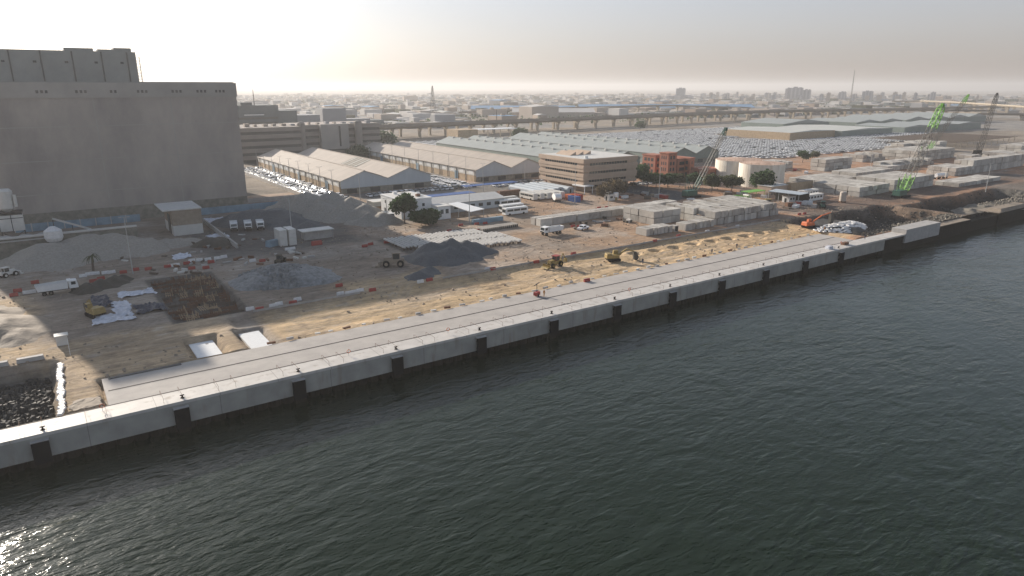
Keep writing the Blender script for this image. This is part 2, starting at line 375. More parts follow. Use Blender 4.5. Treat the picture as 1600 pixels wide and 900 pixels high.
# ------------------------------------------------------------------ ground, terrain and water
QE = 116.2          # outer edge of the quay
WL = -5.5           # water level
def sm(x, a, b): 
    t = np.clip((x - a) / (b - a), 0, 1); return t * t * (3 - 2 * t)
def rect(s, n, s0, s1, n0, n1, e=1.0, wob=0.0):
    if wob:
        s = s + fbm(n * .09, s * .09, 3, 5) * wob; n = n + fbm(s * .08, n * .08, 3, 9) * wob
    return sm(s, s0 - e, s0 + e) * (1 - sm(s, s1 - e, s1 + e)) * sm(n, n0 - e, n0 + e) * (1 - sm(n, n1 - e, n1 + e))
PITS = [(151 + 8.6 * k, 150.5 - .35 * k) for k in range(9)]
PATHS = [[(-40, 222), (20, 224), (70, 219), (130, 224)], [(-30, 214), (30, 213), (75, 205), (88, 210), (120, 232)], [(70, 152), (80, 165), (88, 185), (86, 210), (95, 235)], [(66, 150), (90, 143), (130, 146), (170, 143), (226, 147)],
  [(40, 142), (90, 147), (150, 140), (226, 141)], [(36, 151), (70, 147), (100, 152), (140, 151)], [(90, 161), (130, 172), (175, 181), (235, 160)], [(120, 176), (150, 184), (200, 197), (260, 200)], [(128, 225), (150, 214), (190, 218), (240, 205), (330, 195)],
  [(-8, 140), (10, 155), (16, 165), (5, 195)], [(-5, 150), (20, 150), (40, 157), (70, 160)], [(10, 128), (-2, 140), (-15, 160), (-50, 175)], [(235, 178), (262, 172), (310, 162), (420, 178)], [(255, 190), (300, 188), (330, 160), (309, 135)], [(160, 240), (185, 232), (220, 222), (250, 205)], [(72, 340), (90, 320), (96, 300)], [(330, 245), (400, 235), (480, 245)]]
def ruts(s, n):
    z = np.zeros(s.shape); ws = s + fbm(s * .06, n * .06, 2, 71) * 5; wn = n + fbm(s * .06, n * .06, 2, 73) * 5
    for k, P in enumerate(PATHS):
        d = np.full(s.shape, 99.0)
        for (x0, y0), (x1, y1) in zip(P, P[1:]):
            L2 = (x1 - x0) ** 2 + (y1 - y0) ** 2; t = np.clip(((ws - x0) * (x1 - x0) + (wn - y0) * (y1 - y0)) / L2, 0, 1); d = np.minimum(d, np.hypot(ws - x0 - t * (x1 - x0), wn - y0 - t * (y1 - y0)))
        for o_ in (0, 2.6):
            dd = np.abs(d - o_ * .5 - .9); z += np.exp(-(dd / .34) ** 2)
    return np.clip(z, 0, 1.4)
def height(s, n):
    z = fbm(s * .12, n * .12, 4, 3) * .16
    sand = rect(s, n, 30, 229, 120, 156.6, .7)
    z = z - sand * .65 + sand * fbm(s * .1, n * .35, 4, 21) * .3
    z = z + rect(s, n, 36, 236, 157.6, 159.2, .5) * .15
    z = z - rect(s, n, 19, 25.5, 135.5, 147.5, .4) * 1.3 - rect(s, n, 29, 35, 135, 148, .4) * 1.3
    z = z - rect(s, n, -62, -3.6, 100, 149, 1.6, 1.2) * 3.4
    z = z - rect(s, n, 237, 305, 125, 152, 3, 3) * 5.3
    z = z - rect(s, n, 312, 402, 124, 147, 3, 3) * 6.0
    z = z - rect(s, n, 455, 540, 124, 148, 4, 4) * 5.4
    z = z - rect(s, n, 20, 35, 160, 201, .8) * 1.1
    z = np.where((s > 3) & (s < 226) & (n < 134.2), -1.2, z); z = np.where((n < 121.8) & (s < 272), -1.2 + np.minimum(z, 0) * 1.0, z)
    for px, py in PITS: z = z - 1.7 * np.exp(-(((s - px) / 2.0) ** 2 + ((n - py) / 1.6) ** 2) ** 2) + .5 * np.exp(-(((s - px) / 3.6) ** 2 + ((n - py - .5) / 2.8) ** 2))
    z = z - ruts(s, n) * .13 * ((n > 134.5) | (s < 3))
    z = z + rect(s, n, 108, 236, 136, 150, 3) * np.maximum(0, fbm(s * .35, n * .35, 3, 31)) * .5
    return z
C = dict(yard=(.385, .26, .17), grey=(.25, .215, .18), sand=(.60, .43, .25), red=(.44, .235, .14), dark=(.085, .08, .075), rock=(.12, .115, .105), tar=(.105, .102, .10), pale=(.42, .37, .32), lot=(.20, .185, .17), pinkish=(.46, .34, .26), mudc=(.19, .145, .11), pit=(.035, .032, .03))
def colour(s, n):
    c = np.zeros(s.shape + (3,)); c[:] = C['yard']
    def put(w_, k): 
        w_ = np.clip(w_, 0, 1)[..., None]; c[:] = c * (1 - w_) + np.array(C[k]) * w_
    put(.75 * sm(s + 20 * fbm(s * .02, n * .02, 3, 4), 150, 260), 'red')
    put(.8 * (1 - sm(s + n * .15, 95, 150)), 'grey')
    put(.5 * sm(fbm(s * .05, n * .05, 4, 40), .05, .35), 'pale')
    put(.6 * sm(fbm(s * .045 + 9, n * .045, 4, 50), .12, .4), 'grey')
    put(rect(s, n, 36, 240, 126, 157, 1.5, 1.0) * (.85 + .3 * fbm(s * .12, n * .3, 3, 60)), 'sand')
    put(rect(s, n, -8, 30, 122, 160, 3, 2) * .5, 'sand')
    put(rect(s, n, -90, -6, 152, 205, 4, 3) * .75, 'sand')
    put(rect(s, n, 60, 88, 156, 168, 4, 5) * .7, 'sand')
    r_ = ruts(s, n) * (.6 + .5 * fbm(s * .1, n * .1, 2, 81)); put(np.clip(r_, 0, 1) * .5 * (fbm(s * .03, n * .03, 2, 83) > -.1), 'pale'); put(np.clip(r_, 0, 1) * .42 * (fbm(s * .03, n * .03, 2, 83) <= -.1), 'mudc')
    put(.55 * sm(fbm(s * .35, n * .35, 4, 90), .25, .6), 'mudc'); put(.5 * sm(fbm(s * .3 + 40, n * .6, 4, 95), .25, .6), 'pale')
    put(rect(s, n, 19, 36, 159, 202, .5) * .7, 'dark')
    put(rect(s, n, -62, -4.2, 100, 149, 2.5, 1.5), 'rock')
    put(rect(s, n, 235, 306, 124, 154, 4, 4), 'pit')  # near-black basin floor: wet rock with its shade put into the colour
    put(rect(s, n, 308, 406, 122, 149, 4, 4), 'pit')  # same shade painted into the farther basin floor
    put(rect(s, n, 453, 542, 124, 149, 4, 4), 'rock')
    put(rect(s, n, 238, 262, 214, 262, 2), 'tar')                     # asphalt car park
    put(rect(s, n, 38, 92, 214, 262, 6, 6) * .75, 'tar')                # truck yard
    put(rect(s, n, 122, 230, 285, 318, 3), 'lot')
    put(rect(s, n, 60, 101, 300, 345, 3) * .9, 'pinkish')
    put(rect(s, n, 172, 235, 318, 345, 2) * .6, 'pinkish')
    put(rect(s, n, 262, 330, 118, 126, 1.5, 1) * .8, 'rock')
    put(.7 * rect(s, n, 258, 480, 153, 176, 4, 6), 'dark')
    put(.7 * rect(s, n, 91, 130, 185, 214, 1), 'dark')  # ground darkened beneath the concrete piles, painting shade into their gaps
    put(.8 * rect(s, n, 304, 314, 118, 152, 2, 2), 'mudc')
    put(.8 * rect(s, n, 400, 560, 118, 152, 3, 3), 'rock')
    return c
def grid(name, s0, s1, n0, n1, ds, material):
    ss = np.arange(s0, s1 + .01, ds); ns = np.arange(n0, n1 + .01, ds)
    S_, N_ = np.meshgrid(ss, ns); Z = height(S_, N_)
    e = np.minimum(np.minimum(S_ - s0, s1 - S_), np.minimum(n1 - N_, 40)); Z = Z * np.clip(e / 3, 0, 1)
    V = np.stack([S_, N_, Z], -1).reshape(-1, 3); nx, ny = len(ss), len(ns)
    i = (np.arange(ny - 1)[:, None] * nx + np.arange(nx - 1)).reshape(-1)
    Fc = np.stack([i, i + 1, i + nx + 1, i + nx], -1)
    me = bpy.data.meshes.new(name); me.vertices.add(len(V)); me.vertices.foreach_set('co', V.ravel())
    me.loops.add(Fc.size); me.loops.foreach_set('vertex_index', Fc.ravel().astype(np.int32))
    me.polygons.add(len(Fc)); me.polygons.foreach_set('loop_start', (np.arange(len(Fc)) * 4).astype(np.int32))
    me.polygons.foreach_set('loop_total', np.full(len(Fc), 4, np.int32))
    me.polygons.foreach_set('use_smooth', np.ones(len(Fc), bool)); me.update(calc_edges=True)
    ca = me.color_attributes.new('Col', 'FLOAT_COLOR', 'POINT')
    cc = colour(S_, N_).reshape(-1, 3); ca.data.foreach_set('color', np.concatenate([cc, np.ones((len(cc), 1))], 1).ravel())
    me.materials.append(material); GRID.update(ss=s0, ns=n0, d=ds, Z=Z); return link(name, me)
GRID = {}
S0, S1, N1 = -80, 560, 340
tag(grid('ground', S0, S1, 121.0, N1, .625, M['ground']), kind='structure')
FAR = 13500
b = MB()
for (x0, x1, y0, y1) in ((S0, S1, N1, FAR), (-1500, S0, 117, FAR), (S1, FAR, 117, FAR)):
    b.add([(x0, y0, 0), (x1, y0, 0), (x1, y1, 0), (x0, y1, 0)], [(0, 1, 2, 3)])
tag(b.build('terrain', M['terrain']), kind='structure')
b = MB(); b.add([(-1500, -1500, WL), (FAR, -1500, WL), (FAR, N1, WL), (-1500, N1, WL)], [(0, 1, 2, 3)])
tag(b.build('water', M['water']), kind='structure')
# haze
b = MB(); b.box(-1600, FAR + 100, -1600, FAR + 100, -9.5, 110)
hz = b.build('haze', []); hz['kind'] = 'stuff'
hm = bpy.data.materials.new('haze_air'); hm.use_nodes = True; hn = hm.node_tree; hn.nodes.clear()
pv = hn.nodes.new('ShaderNodeVolumePrincipled'); pv.inputs['Color'].default_value = (.84, .825, .825, 1); pv.inputs['Density'].default_value = HAZE_DENSITY; pv.inputs['Anisotropy'].default_value = 0.3
ho = hn.nodes.new('ShaderNodeOutputMaterial'); hn.links.new(pv.outputs[0], ho.inputs['Volume']); hz.data.materials.append(hm)

# ------------------------------------------------------------------ quay
DE = 225.0
b = MB(); b.box(3.5, DE, 121.3, 134.0, -1.6, 0)
tag(b.build('quay_deck', M['deck']), kind='structure')
qw = empty('quay_wall', (0, QE, 0), 0, 'long straight concrete quay wall above the dark water', 'quay wall')
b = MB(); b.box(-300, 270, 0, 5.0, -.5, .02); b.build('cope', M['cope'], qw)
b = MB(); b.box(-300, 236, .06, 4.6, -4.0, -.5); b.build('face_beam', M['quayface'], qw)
b = MB()
for k in range(218):
    x = -300 + k * 2.4; b.cyl(x, 1.6, WL - 2, -4.0, 1.15, 0, 8)
b.box(-300, 236, 2.2, 4.6, WL - 2, -4.0, 0); b.box(236, 272, .5, 4.6, WL - 2, -.5, 0); b.build('pile_wall', M['pilewall'], qw)
for n_, lab in ((121.15, 'dark crane rail beside the pale cope of the quay'), (127.7, 'dark crane rail along the middle of the grey quay deck')):
    b = MB(); b.box(-300 if n_ < 122 else 4, DE - 1, -.17, .17, 0, .03); tag(b.build('crane_rail', M['rail'], None, (0, n_, .008)), lab, 'crane rail')
# older quay beyond the new one, with its raised block
ol = empty('old_quay_wall', (272, QE, 0), 0, 'low broken old quay edge beyond the new cope', 'quay wall')
b = MB(); b.box(0, 30, .6, 5, WL - 2, -.6, 1); b.box(0, 30, .8, 4.8, -.6, -.4, 0); b.box(55, 900, .2, 6, WL - 2, -.5, 1); b.box(55, 900, .4, 9, -.5, -.25, 0); b.box(58, 84, 1, 6, -.25, .9, 0, 1, .4)
b.box(30, 55, .9, 4, WL - 2, -1.4, 1)
b.build('cope', [M['soil'], M['pilewall']], ol)
b = MB(); b.box(-12.5, 12.5, -2.6, 2.6, -3.2, 1.6); tag(b.build('concrete_caisson', M['concrete'], None, (262, QE + 2.4, 0)), 'pale raised concrete block at the end of the new quay', 'concrete block')
GB = 'bollards along the quay cope'; GF = 'black fenders on the quay face'
fend = empty('fender', (0, 0, 0))
b = MB(); b.box(-1.15, 1.15, -.75, -.35, -4.6, -1.0); b.build('panel', M['black'], fend)
for x, z in ((-.55, -1.9), (.55, -1.9), (-.55, -3.4), (.55, -3.4)): b = MB(); b.wheel(x, -.15, z, .42, .42); b.build('rubber_cone', M['black'], fend)
b = MB(); b.box(-1.2, 1.2, -.8, .1, -.98, -.86); b.build('top_bracket', M['concrete'], fend)
b = MB(); b.bar((-1, -.5, -4.6), (-1, -.3, -6.0), .12); b.bar((1, -.5, -4.6), (1, -.3, -6.0), .12); b.box(-.8, .8, -.3, .7, -6.6, -4.7, 0); b.build('lower_bracket', M['pilewall'], fend)
bol = empty('bollard', (0, 0, 0)); bol.scale = (.8, .8, .8)
b = MB(); b.cyl(0, 0, 0, .06, .42, 0, 12); b.cyl(0, 0, .06, .55, .2, 0, 10, .16); b.build('post', M['black'], bol)
b = MB(); b.bar((-.42, 0, .62), (.42, 0, .62), .26); b.bar((0, -.1, .5), (0, -.34, .8), .2); b.build('head', M['black'], bol)
for k in range(12):
    s_ = -6.2 + 19.55 * k
    fl = f'{nth(k + 1)} black fender from the left hanging below the quay cope' ; bl = f'{nth(k + 1)} dark mooring bollard from the left standing on the pale cope'
    if k == 0: fend.location = (s_, QE, 0); tag(fend, fl, 'fender', GF); bol.location = (s_ + .6, QE + 1.3, .02); tag(bol, bl, 'bollard', GB)
    else: copy_tree(fend, (s_, QE, 0), 0, fl, GF); copy_tree(bol, (s_ + .6, QE + 1.3, .02), 0, bl, GB)
hoop = None
for k in range(24):
    s_ = -18 + 9.75 * k + (1.2 if k % 2 else 0)
    for d in (-1.4, 1.4):
        if hoop is None:
            b = MB(); b.bar((0, -1.6, .9), (0, 2.2, .9), .05); b.bar((0, -1.6, 0), (0, -1.6, .9), .05); b.bar((0, 2.2, 0), (0, 2.2, .9), .05); hoop = b.build('ladder_handrail', M['rust'], None, (s_ + d, QE + 2.2, .02))
            tag(hoop, 'thin rusty ladder handrail across the quay cope', 'handrail', 'handrails across the quay cope')
        elif s_ < 222: copy_tree(hoop, (s_ + d, QE + 2.2, .02), 0)
for k, s_ in enumerate((2.5, 44, 66, 118.5, 214)):
    b = MB(); n_ = 10
    for i in range(n_):
        a0, a1 = 2 * math.pi * i / n_, 2 * math.pi * (i + 1) / n_; b.bar((.35 * math.cos(a0), 0, .95 + .35 * math.sin(a0)), (.35 * math.cos(a1), 0, .95 + .35 * math.sin(a1)), .12)
    r_ = empty('life_ring_post', (s_, QE + 3.2, 0), 0, 'orange life ring on a thin post on the quay cope', 'life ring', 'life rings on the quay')
    b.build('life_ring', M['orange'], r_); b = MB(); b.bar((0, .08, 0), (0, .08, 1.4), .08); b.build('post', M['pole'], r_)
b = MB(); b.box(-1.2, 1.2, -.8, .8, 0, .9, 0, .2, .1); tag(b.build('site_bag', M['tarp'], None, (206, QE + 2.5, .02)), 'grey bundle lying on the cope near the far quay end', 'bundle')
b = MB(); b.box(-1.4, 1.4, -.7, .7, 0, .8, 0, .1, .1); tag(b.build('cable_box', M['rust'], None, (216, QE + 3, .02)), 'rusty red box lying on the cope near the far quay end', 'box')

# ------------------------------------------------------------------ mounds and rubble
def mound(name, label, cat, peaks, material, slope=.66, ds=.8, rough=.35, kind=None, base=-.25, seed=1):
    xs = [p[0] for p in peaks]; ys = [p[1] for p in peaks]; R = max(p[2] for p in peaks) / slope + 4
    cx, cy = sum(xs) / len(xs), sum(ys) / len(ys)
    gx = np.arange(min(xs) - R, max(xs) + R, ds); gy = np.arange(min(ys) - R, max(ys) + R, ds)
    X, Y = np.meshgrid(gx, gy); Z = np.full(X.shape, -9.0)
    wx = X + fbm(X * .15, Y * .15, 3, seed) * 3; wy = Y + fbm(X * .15 + 5, Y * .15, 3, seed + 3) * 3
    for p in peaks:
        d = np.hypot(wx - p[0], wy - p[1]) if len(p) == 3 else np.maximum(0, np.hypot(wx - p[0], wy - p[1]) - p[3])
        zz = p[2] - slope * d; Z = np.maximum(Z, zz)
    Z = Z + fbm(X * .5, Y * .5, 4, seed + 7) * rough * np.clip(Z / 2 + .6, 0, 1)
    Z = np.maximum(Z, base)
    nx, ny = len(gx), len(gy); keep = []
    idx = -np.ones(X.size, int); V = []
    Zf, Xf, Yf = Z.ravel(), X.ravel(), Y.ravel()
    for j in range(ny - 1):
        for i in range(nx - 1):
            q = (j * nx + i, j * nx + i + 1, (j + 1) * nx + i + 1, (j + 1) * nx + i)
            if max(Zf[k] for k in q) <= base + 1e-6: continue
            keep.append(q)
    used = {}
    for q in keep:
        for k in q:
            if k not in used: used[k] = len(V); V.append((Xf[k] - cx, Yf[k] - cy, Zf[k]))
    me = bpy.data.meshes.new(name); me.from_pydata(V, [], [tuple(used[k] for k in q) for q in keep]); me.materials.append(material)
    me.polygons.foreach_set('use_smooth', [True] * len(keep)); me.update()
    return tag(link(name, me, None, (cx, cy, 0)), label, cat, None, kind)

def rocks(name, pts, material, kind='stuff', rmin=.25, rmax=.8, label=None, cat=None):
    b = MB()
    for x, y, z in pts:
        r = rmin + (rmax - rmin) * random.random() ** 2; a = random.random() * 6.28; v = []
        for k in range(5): 
            an = a + k * 1.2566 + random.uniform(-.25, .25); rr = r * random.uniform(.7, 1.15); v.append((x + rr * math.cos(an), y + rr * math.sin(an), z - r * .4))
        for k in range(3):
            an = a + .5 + k * 2.09 + random.uniform(-.3, .3); rr = r * random.uniform(.35, .75); v.append((x + rr * math.cos(an), y + rr * math.sin(an), z + r * random.uniform(.45, .95)))
        b.add(v, [(5, 6, 7), (0, 1, 5), (1, 2, 6), (1, 6, 5), (2, 3, 6), (3, 4, 7), (3, 7, 6), (4, 0, 5), (4, 5, 7)])
    return tag(b.build(name, material), label, cat, None, kind)

def hgt(x, y):
    Z = GRID['Z']; i = int(round((x - GRID['ss']) / GRID['d'])); j = int(round((y - GRID['ns']) / GRID['d']))
    return float(Z[min(max(j, 0), Z.shape[0] - 1), min(max(i, 0), Z.shape[1] - 1)])

mound('gravel_pile', 'large light grey gravel heap behind the white containers', 'gravel pile', [(82, 284, 6.4), (90, 279, 8.8), (97, 273, 9.0), (103, 266, 7.6), (107, 259, 5.4), (97, 258, 6.5), (104, 252, 6), (92, 266, 6.6), (101, 243, 4.6), (108, 243, 4), (88, 296, 5.5)], M['gravel'], .62, .9, .5, seed=4)
mound('gravel_pile', 'low dark charcoal gravel heap behind three parked white trucks', 'gravel pile', [(66, 272, 4.5, 3), (74, 268, 4.6, 3), (76, 258, 3.6, 2), (79, 248, 2.4), (60, 274, 3.2, 2)], M['gravel_dark'], .45, .9, .2, seed=9)
mound('gravel_pile', 'dark grey aggregate heap in front of the rows of concrete piles', 'gravel pile', [(101.5, 181.5, 5.4), (95.5, 180.5, 4.9), (107, 180, 4.3), (98.5, 176, 4), (104, 175, 3.4), (91, 177, 2.9), (111, 177, 2.3)], M['gravel_dark'], .52, .7, .3, seed=14)
mound('soil_pile', 'small grey heap left of the dark aggregate heap', 'soil pile', [(82, 163, 1.7), (86, 166, 1.5)], M['gravel_dark'], .5, .6, .25, seed=18)
mound('soil_pile', 'long dusty grey soil bank below the pale blue wall', 'soil pile', [(-2, 243, 5.0, 3), (8, 248, 5.6, 3), (16, 246, 5.2, 3), (23, 241, 3.6, 2), (2, 237, 3.6, 2)], M['gravel'], .5, .9, .3, seed=22)
mound('soil_pile', 'flat soil spoil heap on the sunlit sand at the left edge', 'soil pile', [(-14, 176, 2.2, 4), (-20, 186, 2.6, 4), (-9, 168, 1.2, 2)], M['soil'], .3, .8, .3, seed=23)
mound('rock_pile', 'rough heap of broken grey rock between the rebar pit and the haul road', 'rock pile', [(50, 185, 2.8, 3.5), (55, 181, 2.6, 3), (45, 182, 2.2, 3), (52, 190, 1.8, 3)], M['rock'], .4, .8, .2, seed=27)
pts = []
for _ in range(1500):
    a = random.random() * 6.28; r = random.random() ** .6; x = 50.5 + 12 * r * math.cos(a); y = 183.5 + 11.5 * r * math.sin(a)
    pts.append((x, y, max(0, 3.0 * (1 - r ** 1.3))))
rocks('loose_rubble', pts, M['rock'], rmin=.35, rmax=1.1)
mound('black_soil_heap', 'long low black heap beside the white plastic sheets', 'soil pile', [(6.5, 199.5, 1.9, .3), (9, 202, 2.2, .3), (11.5, 204.5, 2.2, .3), (14, 206.5, 1.6, .3)], M['mud'], .6, .5, .15, seed=33)
mound('soil_pile', 'small dark brown heap beside the low concrete wall near the hut', 'soil pile', [(42, 238, 2.4, 1.5), (46, 237, 2.2, 1.5)], M['mud'], .6, .6, .2, seed=34)
mound('soil_pile', 'mossy grey heap in front of the square hut', 'soil pile', [(29, 246, 1.8, 2), (33, 244, 2, 2), (37, 246, 1.5, 2)], M['gravel'], .5, .7, .2, seed=35)
pts = [(random.uniform(-62, -4.5), random.uniform(121, 148), 0) for _ in range(3600)]
rocks('basin_rubble', [(x, y, hgt(x, y) + .1 + random.random() * .5) for x, y, z in pts], M['rock_dark'], rmin=.25, rmax=.9)
pts = [(random.uniform(234, 308), random.uniform(122, 157), 0) for _ in range(2200)] + [(random.uniform(308, 408), random.uniform(120, 150), 0) for _ in range(1200)]
pts = [(x, y, hgt(x, y)) for x, y, z in pts]
rocks('pit_rubble', [p for p in pts if -6.2 < p[2] < -.6], M['rock_dark'], rmin=.2, rmax=.7)  # darkest rock colour chosen to carry the shade of the pits
rocks('riprap_rubble', [p for p in pts if p[2] >= -.6 and random.random() < (.5 if p[0] < 300 else .15)] + [(random.uniform(262, 306), random.uniform(120.5, 128), -.1) for _ in range(420)] + [(random.uniform(338, 560), random.uniform(121.5, 129), .7) for _ in range(1500)], M['rock_tan'], rmin=.2, rmax=.65)
pts = [(random.gauss(335, 9), random.gauss(132, 5), 0) for _ in range(10)]
mound('rubble_bank', 'pale rubble bank inside the flooded far basin', 'rubble bank', [(352, 136, 1.0, 3), (365, 136, 1.4, 4), (378, 135, 1.0, 3)], M['rock_tan'], .3, .9, .9, base=-7, seed=44).location.z = -4.8
mound('rubble_bank', 'rounded rubble bank behind the old quay edge at the right', 'rubble bank', [(352, 121.5, .5, 1), (366, 121.5, .6, 1), (382, 122, .7, 1.5), (400, 123, .8, 2), (420, 126, .9, 3)], M['rock_tan'], .35, .7, .8, base=-1, seed=45)
pts = []
for _ in range(9000):
    x = random.uniform(-30, 330); y = random.uniform(134.8, 262)
    if vnoise(x * .09, y * .09, 5) < .52 and random.random() < .82: continue
    pts.append((x, y, hgt(x, y)))
rocks('yard_debris', pts[:3800], M['soil'], rmin=.1, rmax=.5)
# white bag blanket over the near side of the excavation
def cloth(name, label, cat, s0, s1, n0, n1, zf, material, amp=.25, ds=.6, seed=1):
    nx, ny = int((s1 - s0) / ds) + 1, int((n1 - n0) / ds) + 1; V = []; Fs = []
    for j in range(ny):
        for i in range(nx):
            x = s0 + i * ds + float(fbm(j * .3, i * .1, 2, seed)) * 1.2; y = n0 + j * ds + float(fbm(i * .3, j * .1, 2, seed + 2)) * 1.2
            V.append((x, y, zf(x, y) + abs(float(fbm(x * .8, y * .8, 3, seed + 5))) * amp * 2))
    for j in range(ny - 1):
        for i in range(nx - 1): Fs.append((j * nx + i, j * nx + i + 1, (j + 1) * nx + i + 1, (j + 1) * nx + i))
    me = bpy.data.meshes.new(name); me.from_pydata(V, [], Fs); me.materials.append(material); me.update()
    cx, cy = (s0 + s1) / 2, (n0 + n1) / 2
    for v in me.vertices: v.co.x -= cx; v.co.y -= cy
    o = link(name, me, None, (cx, cy, 0)); return tag(o, label, cat)
mound('sandbag_mound', 'broad mound covered by white sandbags beside the orange excavator', 'sandbag mound', [(238, 139, 1.0, 5), (246, 141, 1.1, 5), (243, 134, .7, 4)], M['rock_dark'], .45, .8, .15, base=-4, seed=50)
def cov(x, y): return max(min(hgt(x, y), .2), 1.1 - .4 * max(0, math.hypot((x - 242) * .5, y - 138) - 4.4)) + .06
pts = []
for i in range(620):
    x = random.uniform(228, 256); y = random.uniform(129.5, 147); 
    if (x - 242) ** 2 / 196 + (y - 138) ** 2 / 74 > 1: continue
    pts.append((x, y, cov(x, y)))
bagm = []
for k in range(3):
    b = MB(); b.box(-.7, .7, -.42, .42, 0, .26, 0, .12, .1); bagm.append(b.mesh('sandbag', M['wplastic']))
GS = 'white sandbags covering the excavation mound'
pts.sort(key=lambda p: p[1])
for i, p in enumerate(pts[:260]):
    o = link('sandbag', bagm[i % 3], None, p, random.random() * 3.1); tag(o, 'white sandbag lying on the mound beside the orange excavator', 'sandbag', GS)
for i in range(34):
    o = link('sandbag', bagm[i % 3], None, (-3.0 + random.uniform(-.2, .2) + .02 * i, 122.2 + i * .72, .02), random.random() * .8 + 1.2)
    tag(o, 'white sandbag in the line between the dark basin and the sand', 'sandbag', 'white sandbags lining the left basin')

# ------------------------------------------------------------------ grain silo building
silo = empty('grain_silo', (0, 303, 0), 0, 'huge windowless grey concrete grain silo casting a long shadow', 'silo building')
b = MB(); b.box(-31, 72, 0, 107, 0, 46.2); b.build('wall', M['silo'], silo)
b = MB(); b.box(-31.3, 72.3, -.3, 107.3, 46.2, 51.6); b.build('top_band', M['silo_band'], silo)
b = MB(); b.box(-30.5, 71.5, .5, 106, 51.6, 51.9); b.build('roof', M['silo_upper'], silo)
for cx in (4, 16, 27, 36, 48, 57, 64):
    for k in range(random.choice((2, 3, 4))):
        b = MB(); x = cx + k * 1.4; b.box(x, x + .8, -.36, -.28, 47.9, 48.9); b.build('vent', M['parking_dark'], silo)
b = MB()
for x in (21, 47): b.box(x, x + .35, -.03, 0, 0, 46.2)
for z in (12, 24, 36): b.box(-31, 72, -.03, 0, z, z + .25)
b.build('joint', M['silo_band'], silo)
b = MB(); b.box(-20, 71.9, -.1, 0, 0, 5.5); b.build('plinth', M['wall_base'], silo)
b = MB(); b.box(-30.8, -14, .6, 30, 51.9, 59.6); b.build('unseen_roof_block', M['silo_upper'], silo)  # out of view; invented to cast the longer step of the silo shadow
b = MB(); b.box(-29, 42.6, 42, 96, 51.9, 64.3); b.build('upper_storey', M['silo_upper'], silo)
for x in (-2.2, 8.2, 19, 29.5, 39):
    b = MB(); b.box(x, x + .5, 41.7, 42, 51.9, 64.1); b.build('rib', M['parking_dark'], silo)
    b = MB(); b.box(x - 2.6, x - 1.4, 41.9, 42.02, 59.4, 60.2); b.build('louvre', M['dark'], silo)
for x0, x1, h in ((20, 30.5, 1.3), (32, 38, 1.0), (38, 44.6, 1.7)):
    b = MB(); b.box(x0 - 3, x1 - 3, 46, 54, 64.3, 64.3 + h); b.build('penthouse', M['silo_upper'], silo)
b = MB()
for k in range(9):
    z = 52 + k * 1.25; b.box(42.6, 44.2, 44, 44.15, z, z + .15); b.box(42.6, 44.2, 46, 46.15, z, z + .15); b.box(44.1, 44.25, 44, 46.15, z, z + .12)
for y in (44, 46): b.box(44.1, 44.25, y, y + .15, 52, 62.5)
b.build('ladder_cage', M['rust'], silo)
bw = empty('hoarding_wall', (0, 297.5, 0), 0, 'faded pale blue hoarding wall along the foot of the silo', 'hoarding')
b = MB(); b.box(-10, 30, 0, .3, 0, 2.8); b.build('panel', M['paleblue'], bw); b = MB(); b.box(48, 84, .6, .9, 0, 2.8); b.build('panel', M['paleblue'], bw)
b = MB(); [b.box(x, x + .3, -.1, 0, 0, 3.0) for x in range(-10, 30, 5)]; b.build('post', M['pole'], bw)
# square hut
hut = empty('square_hut', (40.5, 268, 0), 0, 'tall square tan hut with an overhanging flat roof', 'hut')
b = MB(); b.box(-4.6, 4.9, -8.5, 9, 0, 3.6); b.build('wall', M['wall_band'], hut)
b = MB(); b.box(-4.65, 4.95, -8.55, 9.05, 3.6, 8.9); b.build('cladding', M['soil'], hut)
b = MB(); b.box(-7.4, 5.2, -8.9, 9.3, 8.9, 9.3); b.build('roof', M['offwhite'], hut)
b = MB(); b.box(-4.78, -4.66, -4, 1, 0, 7); b.build('doorway', M['dark'], hut)
# batching plant at the left edge
bp_ = empty('batching_plant', (-9.5, 272, 0), 0, 'white stacked silos and bins of the concrete batching plant', 'batching plant')
b = MB(); b.box(-3.1, 3.3, -3, 3, 5.5, 10.6, 0); b.build('mixing_bin', M['offwhite'], bp_)
b = MB(); b.box(.05, .25, -3.06, -3, 5.5, 10.6, 0); b.box(-3.1, 3.3, -3.06, -3, 9.5, 9.7, 0); b.build('seam', M['dark'], bp_)
b = MB(); b.cyl(-.4, 0, 12.5, 18.0, 2.0, 0, 18, 2.2); b.cyl(-.4, 0, 11.3, 12.5, .8, 0, 12, 2.0); b.cyl(-.4, 0, 18.0, 18.7, 2.2, 0, 18, 1.6); b.build('cement_silo', M['offwhite'], bp_)
b = MB(); b.cyl(2.1, -1.0, 13.0, 16.8, .5, 0, 12); b.build('filter', M['offwhite'], bp_)
for x, y in ((-3, -2.8), (3.1, -2.8), (-3, 2.8), (3.1, 2.8)): b = MB(); b.bar((x, y, 0), (x, y, 11.4), .35); b.build('leg', M['dlattice'], bp_)
b = MB(); b.bar((-3, -2.8, 1), (3.1, -2.8, 5.4), .2); b.bar((3.1, -2.8, 1), (-3, -2.8, 5.4), .2); b.box(-3.3, 3.5, -3.2, 3.2, 11.2, 11.45); b.build('platform', M['dlattice'], bp_)
